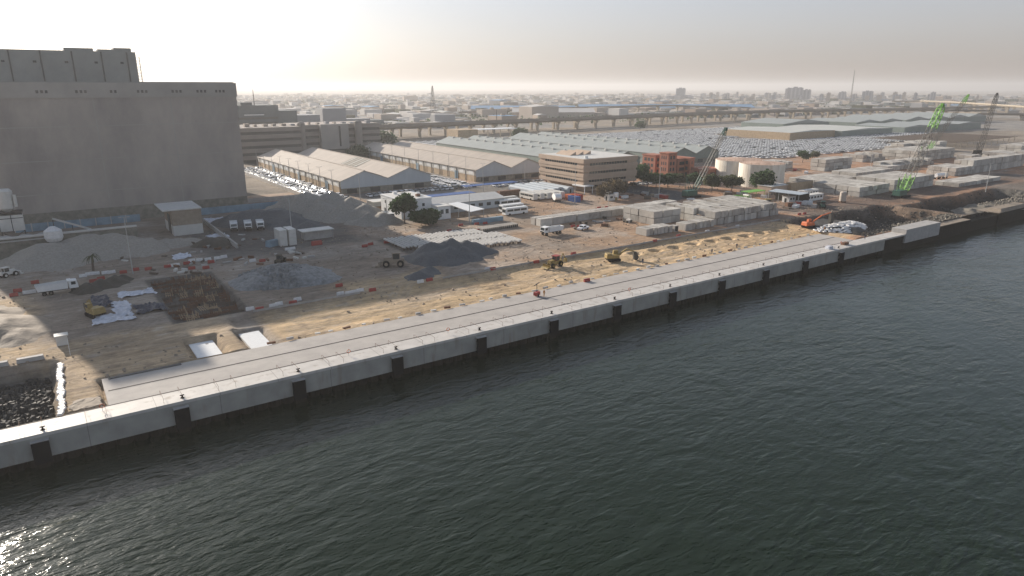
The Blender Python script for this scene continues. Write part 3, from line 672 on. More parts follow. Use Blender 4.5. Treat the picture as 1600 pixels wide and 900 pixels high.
for x in (-9.6, -4.3, .4):
    o = empty('aggregate_tank', (x - 2, 260, 0), 0, 'grey cylindrical tank at the foot of the batching plant', 'tank', 'grey tanks at the batching plant')
    b = MB(); b.cyl(0, 0, .4, 5.2, 1.9, 0, 18); b.cyl(0, 0, 5.2, 5.6, 1.9, 0, 18, 1.2); b.build('shell', M['silo_band'], o); b = MB(); b.cyl(0, 0, 0, .4, 2.1, 0, 12); b.build('base', M['concrete'], o)
o = empty('control_cabin', (-15.5, 268, 0), 0, 'small white control cabin beside the batching plant', 'cabin'); b = MB(); b.box(-2.4, 2.4, -2, 2, 4.2, 7.6); b.build('wall', M['offwhite'], o); b = MB(); b.box(-1.5, 1.5, -2.05, -1.98, 5, 7); b.build('window', M['glass'], o)
b = MB(); [b.bar((x, y, 0), (x, y, 4.2), .25) for x in (-2.2, 2.2) for y in (-1.8, 1.8)]; b.build('stilt', M['dlattice'], o)
o = empty('conveyor', (0, 0, 0), 0, 'pale inclined conveyor belt beside the batching plant', 'conveyor')
b = MB(); p0, p1 = ground_at(82, 343, 6.5), ground_at(142, 358, 1.5); b.bar((*p0, 6.8), (*p1, 1.5), .9); b.build('belt', M['offwhite'], o); b = MB(); b.bar((*p0, 0), (*p0, 6.4), .3); mid = [(a + c) / 2 for a, c in zip(p0, p1)]; b.bar((*mid, 0), (*mid, 3.8), .3); b.build('support', M['dlattice'], o)
# low wall and round tank above the soil bank
o = empty('retaining_wall', (0, 252, 0), 0, 'long pale low wall with a pipe above the soil bank', 'wall')
b = MB(); b.box(-45, 24, 0, .5, 0, 6.0); b.build('wall', M['wall_base'], o); b = MB(); b.box(-45, 24, -.3, .9, 6.0, 6.5); b.build('coping', M['wall_band'], o); b = MB(); b.bar((-45, -.9, 5.4), (2, -.9, 5.4), .45); b.build('pipe', M['pole'], o)
b = MB(); b.cyl(0, 0, 0, 1, 2.0, 0, 16, 2.5); b.cyl(0, 0, 1, 3.2, 2.5, 0, 16, 2.4); b.cyl(0, 0, 3.2, 4.4, 2.4, 0, 16, .8)
tag(b.build('water_tank', M['wplastic'], None, (1.0, 249.5, 4.6)), 'round white water tank on the low wall', 'water tank')
b = MB(); b.box(-1.4, 1.4, -1.4, 1.4, 0, 4.6); tag(b.build('tank_plinth', M['concrete'], None, (1.0, 249.5, 0)), 'concrete plinth under the round white water tank', 'plinth')
o = empty('yard_wall', (0, 0, 0), 0, 'low slanting concrete wall beside the dark truck yard', 'wall')
p0, p1 = ground_at(318, 348), ground_at(371, 389); b = MB(); b.bar((*p0, 1.4), (*p1, 1.4), .8); b.bar((*p0, .5), (*p1, .5), .9); b.build('wall', M['concrete'], o)

# ------------------------------------------------------------------ warehouses
def warehouse(name, label, s0, n0, n1, bays, bw_, eave, ridge, roofm, gablem, wallm, bandm, pipes=True, door=True):
    o = empty(name, (s0, n0, 0), 0, label, 'warehouse'); L = n1 - n0; W = bays * bw_
    b = MB(); b.box(0, W, 0, L, 0, eave * .52); b.build('lower_wall', wallm, o)
    b = MB(); b.box(-.12, W + .12, 0.02, L, eave * .52, eave); b.build('upper_wall', bandm, o)
    b = MB(); b.box(-.05, W, -.12, 0, 0, eave * .42, 0); b.build('plinth_wall', M['wall_base'], o)
    for k in range(bays):
        x0, x1 = k * bw_, (k + 1) * bw_; xm = (x0 + x1) / 2
        b = MB(); b.prism([(x0, eave * .42), (x1, eave * .42), (x1, eave), (xm, ridge), (x0, eave)], -.25, -.02); b.build('gable_wall', gablem, o); b = MB(); b.prism([(x0, eave), (x1, eave), (xm, ridge)], L, L + .2); b.build('gable_wall', gablem, o)
        b = MB(); e = .5 if k == 0 else 0; e2 = .5 if k == bays - 1 else 0
        b.add([(x0 - e, -.9, eave - .1), (xm, -.9, ridge + .12), (xm, L + .9, ridge + .12), (x0 - e, L + .9, eave - .1), (x0 - e, -.9, eave + .12), (xm, -.9, ridge + .34), (xm, L + .9, ridge + .34), (x0 - e, L + .9, eave + .12)],
              [(0, 1, 2, 3), (7, 6, 5, 4), (0, 4, 5, 1), (3, 2, 6, 7), (0, 3, 7, 4), (1, 5, 6, 2)])
        b.add([(x1 + e2, -.9, eave - .1), (xm, -.9, ridge + .12), (xm, L + .9, ridge + .12), (x1 + e2, L + .9, eave - .1), (x1 + e2, -.9, eave + .12), (xm, -.9, ridge + .34), (xm, L + .9, ridge + .34), (x1 + e2, L + .9, eave + .12)],
              [(3, 2, 1, 0), (4, 5, 6, 7), (1, 5, 4, 0), (7, 6, 2, 3), (4, 7, 3, 0), (2, 6, 5, 1)])
        rf = b.build('roof', roofm, o)
        b = MB(); b.box(xm - .45, xm + .45, -.95, L + .95, ridge + .3, ridge + .46); b.build('ridge_cap', M['roof_tan2'] if roofm is M['roof_tan'] else M['roof_grey'], rf)
        for q in range(int(L // 12)):
            if roofm is M['roof_grey']: 
                b = MB(); b.box(xm - 2.2, xm - 1.0, q * 12 + 5, q * 12 + 6.4, ridge - .2, ridge + .9); b.build('roof_vent', M['offwhite'], rf)
    if pipes:
        b = MB(); b.box(-.62, -.5, 0, L, eave - .35, eave - .1); b.build('gutter', M['dlattice'], o)
        for q in range(int(L // 10) + 1): b = MB(); b.box(-.34, -.14, q * 10 + 1, q * 10 + 1.22, 0, eave); b.build('downpipe', M['dlattice'], o)
        for q in range(int(L // 10)):
            b = MB(); b.box(-.16, -.121, q * 10 + 3.2, q * 10 + 7.4, eave * .62, eave * .9); b.build('window', M['white'], o)
    if door:
        for q in (.12, .42, .75): b = MB(); b.box(-.3, -.12, L * q, L * q + 3.5, 0, 4.4); b.build('door', M['paleblue'], o)
    for q in range(bays * 2):
        b = MB(); b.box(q * bw_ / 2 + 3, q * bw_ / 2 + 8, -.32, -.13, 0, 2.2); b.build('shutter', M['dark'], o)
    return o
WA = warehouse('warehouse', 'two bay tan roofed warehouse nearest the silo with a torn patch in its roof', 120, 320, 466, 2, 24.5, 6.2, 10.4, M['roof_tan'], M['gable_blue'], M['wall_tan'], M['wall_band'])
WB = warehouse('warehouse', 'second two bay tan roofed warehouse behind the white car lot', 197, 320, 482, 2, 22.8, 6.5, 10.6, M['roof_tan'], M['gable_blue'], M['wall_tan'], M['wall_band'])
WC = warehouse('warehouse', 'grey green two bay warehouse behind the beige office building', 272, 320, 503, 2, 24.5, 6.4, 10.6, M['roof_grey'], M['gable_green'], M['gable_green'], M['gable_green'], False, False)
WD = warehouse('warehouse', 'grey green two bay warehouse beside the huge lot of white cars', 349, 320, 510, 2, 24.5, 6.4, 10.6, M['roof_grey'], M['gable_green'], M['gable_green'], M['gable_green'], False, False)
# torn sheets in the first warehouse roof
def roof_patch(parent, x0, x1, y0, y1, eave, ridge, side, bw_, k):
    xm = (k + .5) * bw_; sl_ = (ridge - eave) / (bw_ / 2)
    z = lambda x: ridge - abs(x - xm) * sl_ + .36
    b = MB(); b.add([(x0, y0, z(x0)), (x1, y0, z(x1)), (x1, y1, z(x1)), (x0, y1, z(x0))], [(0, 1, 2, 3)], 0)
    for q in range(5):
        yy = y0 + (y1 - y0) * (q + .5) / 5; b.add([(x0, yy - .5, z(x0) + .05), (x1, yy - .5, z(x1) + .05), (x1, yy + .5, z(x1) + .05), (x0, yy + .5, z(x0) + .05)], [(0, 1, 2, 3)], 1 if q % 2 else 2)
    b.build('torn_sheet', [M['wall_base'], M['roof_tan'], M['offwhite']], parent)
roof_patch(WA, 26.5, 36, 46, 68, 6.2, 10.4, 0, 24.5, 1)
roof_patch(WA, 17, 24, 2, 10, 6.2, 10.4, 0, 24.5, 0)

def windows(o, face, fixed, a0, a1, z0, z1, n, gap=.25, m='glass', d=.06, name='window'):
    for k in range(n):
        w0 = a0 + (a1 - a0) * k / n + gap / 2; w1 = a0 + (a1 - a0) * (k + 1) / n - gap / 2; b = MB()
        if face == 'n': b.box(w0, w1, fixed - d, fixed + .02, z0, z1)
        else: b.box(fixed - d, fixed + .02, w0, w1, z0, z1)
        b.build(name, M[m], o)

# beige office building
of = empty('office_building', (219, 256, 0), 0, 'beige four storey office building with dark window strips', 'office building')
b = MB(); b.box(4, 34, 4, 34, 0, 3.4); b.build('ground_floor', M['office'], of)
for k in range(3):
    b = MB(); z = 3.4 + k * 4.1; b.box(0 - .25 * k, 36, 0 - .25 * k, 36 , z + .02, z + 1.5); b.box(.6 - .25 * k, 35.6, .6 - .25 * k, 35.6, z + 1.5, z + 2.7, 1); b.box(-.25 * k, 36, -.25 * k, 36, z + 2.7, z + 4.1); b.build('storey', [M['office'], M['office']], of)
    windows(of, 'n', .62 - .25 * k, 4, 29, z + 1.5, z + 2.7, 14, .22, d=.05); windows(of, 's', .62 - .25 * k, 5, 31, z + 1.5, z + 2.7, 14, .22, d=.05)
b = MB(); b.box(-.5, 36, -.5, 36, 15.7, 16.3); b.box(.6, 35, .6, 35, 16.3, 16.4, 1); b.build('roof', [M['office'], M['offwhite']], of)
for x in (6, 11, 16): b = MB(); b.prism([(x, 16.4), (x + 4, 16.4), (x + 4, 18.2)], 18, 30); b.build('roof_light', M['office'], of)
b = MB(); b.cyl(4, 3, 16.4, 17.6, .9, 0, 12); b.build('roof_tank', M['white'], of)
b = MB(); b.box(-2.0, 4, -3.5, 6, 3.4, 3.9); b.bar((-1.5, -3, 0), (-1.5, -3, 3.5), .4); b.bar((3.5, -3, 0), (3.5, -3, 3.5), .4); b.build('porch', M['white'], of)
windows(of, 'n', 4, 8, 30, 1, 2.6, 8, .9)
# white block building with tree in front
wb = empty('site_office', (115, 243, 0), 0, 'white two storey block behind the tall green tree', 'building')
b = MB(); b.box(0, 13.5, 0, 19, 0, 7.4); b.build('wall', M['white'], wb); b = MB(); b.box(-.2, 13.7, -.2, 19.2, 7.4, 7.7); b.box(.5, 13, .5, 18.5, 7.7, 7.72, 1); b.build('roof', [M['white'], M['offwhite']], wb)
for x, y, c in ((3, 6, 'white'), (6, 12, 'offwhite'), (9, 4, 'rust'), (4, 15, 'white'), (11, 8, 'white')): b = MB(); b.box(x, x + 1.6, y, y + 1.4, 7.7, 8.7); b.build('roof_unit', M[c], wb)
windows(wb, 's', 0, 3, 17, 1.2, 2.6, 4, 2.2); windows(wb, 's', 0, 3, 17, 4.6, 5.8, 3, 3.6); windows(wb, 'n', 0, 3, 12, 4.4, 5.6, 2, 3.4)
o = empty('car_shelter', (122, 270, 0), 0, 'low grey lean-to shelter beside the white block', 'shelter'); b = MB(); b.box(-7, 5, 0, 7, 3.1, 3.3); b.build('roof', M['offwhite'], o)
b = MB(); b.box(-7, 5, 6.7, 7, 0, 3.1); b.build('back_wall', M['gable_blue'], o); 
for x in (-6.8, -2.8, 1, 4.8): b = MB(); b.bar((x, .3, 0), (x, .3, 3.1), .18); b.build('post', M['pole'], o)
# long white shed
ls = empty('long_shed', (131, 245, 0), 0, 'long low shed with a pale shallow roof behind the carport', 'shed')
b = MB(); b.box(0, 34, 0, 17, 0, 4.0); b.build('wall', M['gable_blue'], ls); b = MB(); b.prism([(-.5, 3.9), (0, 3.9), (34, 3.9), (34.5, 3.9), (34.5, 4.1), (0, 4.1)], -.5, 17.5)
b.add([(-.6, -.6, 4.0), (34.6, -.6, 4.0), (34.6, 8.5, 5.6), (-.6, 8.5, 5.6), (34.6, 17.6, 4.0), (-.6, 17.6, 4.0)], [(0, 1, 2, 3), (3, 2, 4, 5)]); b.add([(-.3, -.5, 4), (-.3, 17.5, 4), (-.3, 8.5, 5.55)], [(0, 1, 2)]); b.build('roof', M['offwhite'], ls)
windows(ls, 'n', 0, 4, 32, 1.4, 2.8, 7, 2)
cp_ = empty('carport', (0, 0, 0), 0, 'bright white slanting carport roof on thin posts', 'carport')
cs = [ground_at(700, 319, 4.2), ground_at(715, 316, 4.2), ground_at(757, 327, 3.6), ground_at(735, 331.5, 3.6)]
b = MB(); b.add([(*cs[0], 4.4), (*cs[3], 3.8), (*cs[2], 3.8), (*cs[1], 4.4), (*cs[0], 4.2), (*cs[3], 3.6), (*cs[2], 3.6), (*cs[1], 4.2)], [(0, 1, 2, 3), (7, 6, 5, 4), (0, 4, 5, 1), (1, 5, 6, 2), (2, 6, 7, 3), (3, 7, 4, 0)]); b.build('roof', M['white'], cp_)
for a, f_ in ((0, .05), (0, .5), (0, .95)):
    p = [cs[0][i] * (1 - f_) + cs[3][i] * f_ for i in (0, 1)]; b = MB(); b.bar((p[0], p[1] + .4, 0), (p[0], p[1] + .4, 4), .2); b.build('post', M['pole'], cp_)
    p = [cs[1][i] * (1 - f_) + cs[2][i] * f_ for i in (0, 1)]; b = MB(); b.bar((p[0], p[1] - .4, 0), (p[0], p[1] - .4, 4), .2); b.build('post', M['pole'], cp_)
def cabin(x, y, w_, d, h, label, wall='white', roof='offwhite', nw=2, group=None, name='site_cabin', rz=0):
    o = empty(name, (x, y, 0), rz, label, 'cabin', group)
    b = MB(); b.box(-w_ / 2, w_ / 2, -d / 2, d / 2, .15, h); b.build('wall', M[wall], o); b = MB(); b.box(-w_ / 2 - .2, w_ / 2 + .2, -d / 2 - .2, d / 2 + .2, h, h + .18); b.build('roof', M[roof], o)
    windows(o, 'n', -d / 2, -w_ / 2 + .5, w_ / 2 - .5, h * .45, h * .78, nw, .9); b = MB(); b.box(-w_ / 2 - .05, -w_ / 2, -.5, .5, .2, 2.1); b.build('door', M['glass'], o); return o
cabin(129, 236.5, 5.5, 6, 5.2, 'white two storey box hut between the bush and the carport', nw=2)
cabin(*ground_at(1232, 316), 5, 3.5, 2.9, 'small white site hut beside the open dark shed')
cabin(*ground_at(1268, 313), 13, 3.2, 2.8, 'long white site cabin behind the small white hut', nw=5)
cabin(*ground_at(1262, 306), 12, 3.2, 2.8, 'second long white cabin against the brown container wall', nw=5)
cabin(*ground_at(955, 313), 6, 3, 2.8, 'pale blue white cabin beside the yellow and white drum', 'offwhite')
cabin(*ground_at(1080, 250), 9, 6, 5, 'small white rooftop cabin beside the red brick building', 'offwhite', nw=4)
o = empty('open_shed', (0, 0, 0), 0, 'open sided dark shed under a long grey roof', 'shed')
c0, c1, c2, c3 = ground_at(1200, 298.5, 5), ground_at(1213, 295, 5), ground_at(1265, 302, 4.4), ground_at(1250, 305, 4.4)
b = MB(); b.add([(*c0, 5), (*c3, 4.6), (*c2, 4.6), (*c1, 5), (*c0, 4.8), (*c3, 4.4), (*c2, 4.4), (*c1, 4.8)], [(0, 1, 2, 3), (7, 6, 5, 4), (0, 4, 5, 1), (1, 5, 6, 2), (2, 6, 7, 3), (3, 7, 4, 0)]); b.build('roof', M['gable_blue'], o)
b = MB(); b.add([(*c1, 0), (*c2, 0), (*c2, 4.4), (*c1, 4.8)], [(0, 1, 2, 3)]); b.build('back_wall', M['mud'], o)
for f_ in (.03, .35, .65, .97): p = [c0[i] * (1 - f_) + c3[i] * f_ for i in (0, 1)]; b = MB(); b.bar((*p, 0), (*p, 4.6), .3); b.build('post', M['pole'], o)
b = MB(); g0 = ground_at(1177, 298, 3.5); b.box(-6, 6, -2.5, 2.5, 3.3, 3.5); [b.bar((x, y, 0), (x, y, 3.3), .2) for x in (-5.5, 5.5) for y in (-2.2, 2.2)]; tag(b.build('green_canopy', M['green'], None, (*g0, 0)), 'bright green flat canopy beside the open dark shed', 'canopy')
# low shelter near the white containers
o = empty('workshop_shelter', (0, 0, 0), 0, 'low flat roofed workshop shelter right of the white containers', 'shelter')
c0 = ground_at(495, 372); b = MB(); b.box(-5.5, 5.5, -2.5, 3, 2.9, 3.15); b.build('roof', M['offwhite'], o); b = MB(); b.box(-4.5, 5, -1.5, 2.5, 0, 2.6); b.build('wall', M['concrete'], o)
for x in (-5, 0, 5): b = MB(); b.bar((x, -2.2, 0), (x, -2.2, 2.9), .18); b.build('post', M['pole'], o)
o.location = (*c0, 0)
# blue sheet roofs
for (x0, x1, y0, y1, lab) in ((172, 203, 289, 294, 'long bright blue shade roof in front of the second warehouse'), (136, 166, 270, 276, 'blue shade roof behind the white block')):
    o = empty('shade_roof', ((x0 + x1) / 2, (y0 + y1) / 2, 0), 0, lab, 'shade roof'); w_ = (x1 - x0) / 2; d = (y1 - y0) / 2
    b = MB(); b.box(-w_, w_, -d, d, 2.9, 3.1); b.build('roof', M['blue'], o)
    for x in np.linspace(-w_ + .5, w_ - .5, 6): b = MB(); b.bar((x, -d + .3, 0), (x, -d + .3, 2.9), .16); b.build('post', M['pole'], o)
# grey blue hoarding by the carport
b = MB(); p0, p1 = ground_at(738, 350), ground_at(785, 344); b.bar((*p0, 1.0), (*p1, 1.0), 1.8, n=4); b.bar((*p0, .2), (*p1, .2), 1.6); tag(b.build('low_tank', M['paleblue']), 'long low pale blue tank in front of the parked buses', 'tank')

# parking building, dark slate building
pk = empty('parking_building', (0, 500, 0), 0, 'long tan parking building with horizontal bands and two round stair towers', 'parking building')
def bands(b, x0, x1, y0, y1, h, nf, h0=0):
    fh = (h - h0) / nf
    b.box(x0 + .6, x1 - .6, y0 + .6, y1 - .6, h0, h - .5, 1)
    for k in range(nf): b.box(x0, x1, y0, y1, h0 + k * fh + fh * .42, h0 + (k + 1) * fh)
b = MB(); bands(b, 114, 158, -8, 40, 23.3, 5); b.build('parking_deck', [M['parking'], M['parking_dark']], pk)
b = MB(); bands(b, 158, 222, 0, 40, 23.4, 5); b.build('parking_deck', [M['parking'], M['parking_dark']], pk)
for x in (160, 203): b = MB(); b.cyl(x, -3, 0, 25.2, 2.8, 0, 20); b.cyl(x, -3, 25.2, 26.2, 2.8, 0, 20, 1.4); b.build('stair_tower', M['parking'], pk)
b = MB(); b.box(174, 195, -4, 2, 6, 24.0); b.build('blank_panel', M['silo_band'], pk); b = MB(); b.box(187.5, 188.8, -4.1, -4, 8, 22.5); b.build('slot_window', M['dark'], pk)
b = MB(); b.box(160, 221, 1, 39, 23.4, 23.7); b.build('roof', M['roof_tan'], pk)
for k in range(16): b = MB(); x = 117 + k * 6.4; b.box(x, x + random.uniform(1.5, 4), 5, 9, 23.4, 23.4 + random.uniform(1, 2.2)); b.build('roof_unit', M[random.choice(('parking', 'cityB', 'cityA'))], pk)
dk = empty('slate_building', (0, 640, 0), 0, 'dark slate stepped office building beyond the parking building', 'office building')
b = MB(); b.box(150, 187, 0, 40, 0, 34.5); b.box(156, 166, 5, 20, 34.5, 37); b.box(187, 204, 2, 40, 0, 29.5); b.build('tower', M['slate'], dk)
b = MB(); b.box(157, 174, -.5, 0, 26, 26.8); b.build('ledge', M['white'], dk)
for k in range(5): windows(dk, 'n', 0, 151, 186, 5 + k * 4.4, 6.8 + k * 4.4, 1, .2, 'parking_dark')
b = MB(); b.box(196, 226, 4, 40, 0, 25); b.box(238, 262, 30, 50, 0, 30); b.box(264, 300, 60, 80, 0, 18); b.build('rear_block', M['cityB'], dk)

# tanks
for k, (tx, ty, r, h) in enumerate(((*ground_at(1155, 249, 12), 12.4, 12), (*ground_at(1191, 254.5, 11.8), 11.6, 11.8))):
    o = empty('storage_tank', (tx, ty, 0), 0, ('large rust stained white storage tank, the farther of the pair' if k == 0 else 'large white storage tank behind the round green tree'), 'storage tank')
    b = MB(); b.cyl(0, 0, 0, h, r, 0, 48); me = b.build('shell', M['tank'], o)
    b = MB(); b.cyl(0, 0, h, h + .9, r - .1, 0, 48, .5); b.build('roof', M['tankroof'], o)
    b = MB()
    for z in (h * .25, h * .5, h * .75, h - .15): b.cyl(0, 0, z, z + .12, r + .06, 0, 48)
    b.build('hoop', M['tank'], o)
    b = MB(); [b.bar((r * math.cos(a) * 1.0, r * math.sin(a), h), (r * math.cos(a), r * math.sin(a), h + 1), .08) for a in np.linspace(0, 6.28, 20)]; b.build('roof_railing', M['rust'], o)

# red brick castle-like building
bk = empty('brick_building', (0, 0, 0), 0, 'red brick building with square towers among dark green trees', 'building')
for x0, x1, y0, y1, h in ((289, 297, 276, 286, 12.5), (284.5, 291, 262, 268.5, 15), (297.5, 301, 258, 268, 12), (292, 305, 262, 276, 11.5), (300, 312, 247, 258, 6.5)):
    b = MB(); b.box(x0, x1, y0, y1, 0, h); b.box(x0 - .3, x1 + .3, y0 - .3, y1 + .3, h, h + .6); b.build('tower', M['brick'], bk)
    for k in range(3):
        zz = h - 3 - k * 3.2
        if zz > 1:
            windows(bk, 's', x0, y0 + 1, y1 - 1, zz, zz + 1.8, 3, .9, 'dark'); windows(bk, 'n', y0, x0 + 1, x1 - 1, zz, zz + 1.8, 2, 1, 'dark')

# ------------------------------------------------------------------ precast blocks
GBk = 'precast concrete blocks stacked in the yard'
bmesh_ = {}
def block(sx, sy, sz, x, y, z, far=False):
    key = (round(sx, 1), round(sy, 1), round(sz, 1), random.choice((0, 0, 1, 2)))
    if key not in bmesh_:
        b = MB(); c = .05; b.box(-sx / 2 + .13, sx / 2 - .13, -sy / 2 + .15, sy / 2 - .15, .08, sz - .12, 0, .03, .03); b.box(-sx / 2 + .3, sx / 2 - .3, -sy / 2 + .4, -sy / 2 + .7, 0, .08); b.box(-sx / 2 + .3, sx / 2 - .3, sy / 2 - .7, sy / 2 - .4, 0, .08)
        for q in (-1, 1): b.box(q * sx * .25 - .1, q * sx * .25 + .1, -.1, .1, sz - .1, sz)
        bmesh_[key] = b.mesh('concrete_block', M[('block', 'block2', 'block3')[key[3]]])
    return link('concrete_block', bmesh_[key], None, (x + random.uniform(-.08, .08), y + random.uniform(-.25, .25), z), random.uniform(-.02, .02))
nb = [0]
FARB = MB()
def stack(s0, s1, n0, n1, layers, sx, sy, sz, label, skip=0, far=False, ragged=0.0):
    nx = max(1, int(round((s1 - s0) / sx))); ny = max(1, int(round((n1 - n0) / sy)))
    for i in range(nx):
        for j in range(ny):
            L = layers
            if ragged and random.random() < ragged: L = max(1, layers - 1)
            for k in range(L):
                if k < L - 1 and 0 < i < nx - 1 and 0 < j < ny - 1: continue
                if i > 0 and j > 0 and k < layers - 1 and not (L < layers): continue
                x, y, z = s0 + (i + .5) * sx, n0 + (j + .5) * sy, k * sz
                if far or nb[0] >= 299: d_ = random.uniform(-.2, .2); FARB.box(x - sx / 2 + .12, x + sx / 2 - .12, y - sy / 2 + .12 + d_, y + sy / 2 - .12 + d_, z + .1, z + sz - .1, random.choice((0, 0, 1, 2)))
                else:
                    o = block(sx, sy, sz, x, y, z); nb[0] += 1
                    tag(o, f"grey block, {nth(i + 1)} from left, {nth(j + 1)} row back, {'top' if k == L - 1 else 'lower'} layer, {label}", 'concrete block', GBk)
GL = ''
stack(206, 246, 165, 190, 2, 2.0, 5.0, 2.6, 'big near stack', ragged=.16)
stack(187.5, 203, 178, 195, 2, 5, 4.2, 2.6, 'left end of near stack')
stack(189, 205, 164, 169, 1, 2.0, 5.0, 2.7, 'short row before it')
stack(171, 184, 165.5, 171, 1, 1.9, 5.5, 2.6, 'small leftmost row')
b = MB(); b.box(-1, 1, -1.2, 1.2, 0, 2.2); b.box(-.7, .7, -1.26, -1.2, .2, 2, 1); tag(b.build('block_box', [M['block'], M['dark']], None, (186, 166.5, 0)), 'short concrete block with a dark open end beside the small row', 'concrete block')
stack(151, 217, 200.5, 206.5, 1, 6.0, 3.0, 2.9, 'long row')
stack(218, 228, 203, 209, 1, 5.0, 3.0, 2.5, 'row end')
stack(335, 370, 201, 222, 1, 2.9, 5, 3.2, 'middle yard')
stack(370, 410, 203, 218, 2, 5, 5, 2.4, 'middle yard')
stack(318, 346, 172, 196, 2, 4, 6, 2.3, 'yard by crane')
stack(348, 386, 171, 190, 2, 5, 5, 3.0, 'yard by crane')
stack(440, 465, 183, 199, 2, 4, 4, 2.4, GL + 'far yard', far=True); stack(462, 536, 183, 190, 2, 5, 3.5, 4, GL + 'far yard', far=True)
stack(505, 560, 236, 262, 3, 5, 5, 2.4, GL, far=True); stack(432, 462, 218, 228, 1, 5, 5, 3, GL, far=True); stack(495, 530, 200, 208, 2, 5, 4, 2.2, GL, far=True)
stack(556, 582, 200, 216, 3, 5, 4, 2, GL, far=True); stack(565, 700, 187, 199, 3, 6, 4, 2.4, GL, far=True); stack(400, 430, 240, 250, 3, 5, 5, 2.4, GL, far=True); stack(530, 545, 212, 222, 2, 5, 5, 2.4, GL, far=True)
stack(560, 620, 268, 290, 3, 6, 5, 2.5, GL, far=True, ragged=.4); stack(470, 500, 255, 268, 2, 5, 5, 2.5, GL, far=True, ragged=.4); stack(380, 400, 262, 275, 2, 5, 5, 2.2, GL, far=True, ragged=.3)
stack(392, 440, 160, 172, 1, 5, 4, 2.2, GL, far=True, ragged=.3); stack(620, 760, 215, 232, 3, 6, 5, 2.4, GL, far=True, ragged=.3); stack(440, 500, 222, 232, 2, 5, 5, 2.2, GL, far=True, ragged=.4)
tag(FARB.build('far_block_stacks', [M['block'], M['block2'], M['block3']]), None, None, None, 'stuff')
print('blocks', nb[0])
o = empty('container_row', (312, 199.5, 0), 0, 'rusty brown long container wall behind the white cabins', 'container'); b = MB(); b.box(-9, 9, -1.5, 1.5, 0, 4.8); b.build('body', M['wall_tan'], o); b = MB(); b.box(-9, 9, -1.5, 1.5, 4.8, 4.95); b.build('roof', M['soil'], o)
o = empty('container_row', (296, 203, 0), 0, 'cream flat roofed store behind the open dark shed', 'store'); b = MB(); b.box(-6, 8, -3, 5, 0, 3.8); b.build('body', M['office'], o); b = MB(); b.box(-6.3, 8.3, -3.3, 5.3, 3.8, 4.0); b.build('roof', M['offwhite'], o)
# concrete piles laid in rows
GP = 'pale precast concrete piles laid side by side'
bm = None
k = 0
for i in range(30):
    for j in range(3):
        x = 92.0 + i * 1.26 + random.uniform(-.08, .08); y0 = 188 + j * 8.6 + random.uniform(-.7, .7) - .12 * i
        if i < 3 and j == 0 or x > 125 and j == 2: continue
        if bm is None: b = MB(); b.box(-.26, .26, -3.8, 3.8, 1.0, 1.5); b.box(-.25, .25, -3.2, -2.8, 0, 1.0, 1); b.box(-.25, .25, 2.8, 3.2, 0, 1.0, 1); bm = b.mesh('concrete_pile', [M['beam'], M['bark']])
        o = link('concrete_pile', bm, None, (x, y0, 0), random.uniform(-.01, .01)); tag(o, f"pale concrete pile, {nth(i + 1)} from the left in the {('front', 'middle', 'back')[j]} row of piles", 'concrete pile', GP)
bm = None
for i in range(18):
    if bm is None: b = MB(); b.box(-.3, .3, -2.0, 2.0, .1, 1.2); b.box(-.2, .2, -2.05, -2, .2, 1.1, 1); bm = b.mesh('concrete_kerb_unit', [M['block2'], M['dark']])
    o = link('concrete_kerb_unit', bm, None, (128.5 + i * .9, 206 + .05 * i, 0)); tag(o, f'short dark ended concrete unit, {nth(i + 1)} from the left of its row', 'concrete unit', 'dark ended concrete units in a row')

# ------------------------------------------------------------------ cars
def car_mesh(paint, kind=0):
    b = MB(); L = 4.6 if kind != 1 else 5.0; W = 1.85
    b.box(-L / 2, L / 2, -W / 2, W / 2, .35, .9, 0, .12, .04)
    if kind == 0: b.box(-1.3, 1.5, -.82, .82, .9, 1.42, 1, .45, .12); b.box(-.85, 1.05, -.7, .7, 1.42, 1.48, 0)
    elif kind == 1: b.box(-2.2, 1.2, -.86, .86, .9, 1.62, 1, .25, .08); b.box(-1.95, .95, -.78, .78, 1.62, 1.72, 0)
    else: b.box(-.4, 1.4, -.82, .82, .9, 1.55, 1, .3, .1); b.box(-.1, 1.1, -.72, .72, 1.55, 1.64, 0); b.box(-2.25, -.45, -.9, .9, .9, 1.1, 0, 0, 0)
    for x in (-L * .31, L * .31):
        for y in (-W / 2 + .08, W / 2 - .08): b.wheel(x, y, .33, .33, .2, 2, None, 8)
    return b.mesh('parked_car', [paint, M['glass'], M['black']])
cars = [car_mesh(M['carw'], 0), car_mesh(M['carw'], 1), car_mesh(M['carw'], 2), car_mesh(M['carg'], 0), car_mesh(M['card'], 1)]
NC = [0]
CN = ('white saloon car', 'white estate car', 'white pickup', 'silver saloon car', 'dark estate car')
def car(x, y, rz, label, group, pw=.92):
    ci = random.choice((0, 1, 2)) if random.random() < pw else random.choice((3, 4)); m_ = cars[ci]; label = label.replace('CAR', CN[ci])
    o = link('parked_car', m_, None, (x, y, .01), rz + random.uniform(-.05, .05)); tag(o, label, 'car', group); NC[0] += 1; return o
for i in range(3):
    for j in range(56):
        if i == 2 and (j % 9 == 8): continue
        car(105.6 + i * 5.0 + random.uniform(-.2, .2), 301.5 + j * 2.72, 0 if i % 2 else math.pi, f"CAR, {nth(j + 1)} from the front in the {('fence side', 'middle', 'warehouse side')[i]} row beside the first warehouse", 'cars in the lot beside the first warehouse', .94)
for i in range(3):
    for j in range(13):
        car(173.5 + i * 6.3, 314.5 + j * 2.8, 0, f"CAR, {nth(j + 1)} from the front in {('left', 'middle', 'right')[i]} row between the tan warehouses", 'cars in the lot between the tan warehouses', .96)
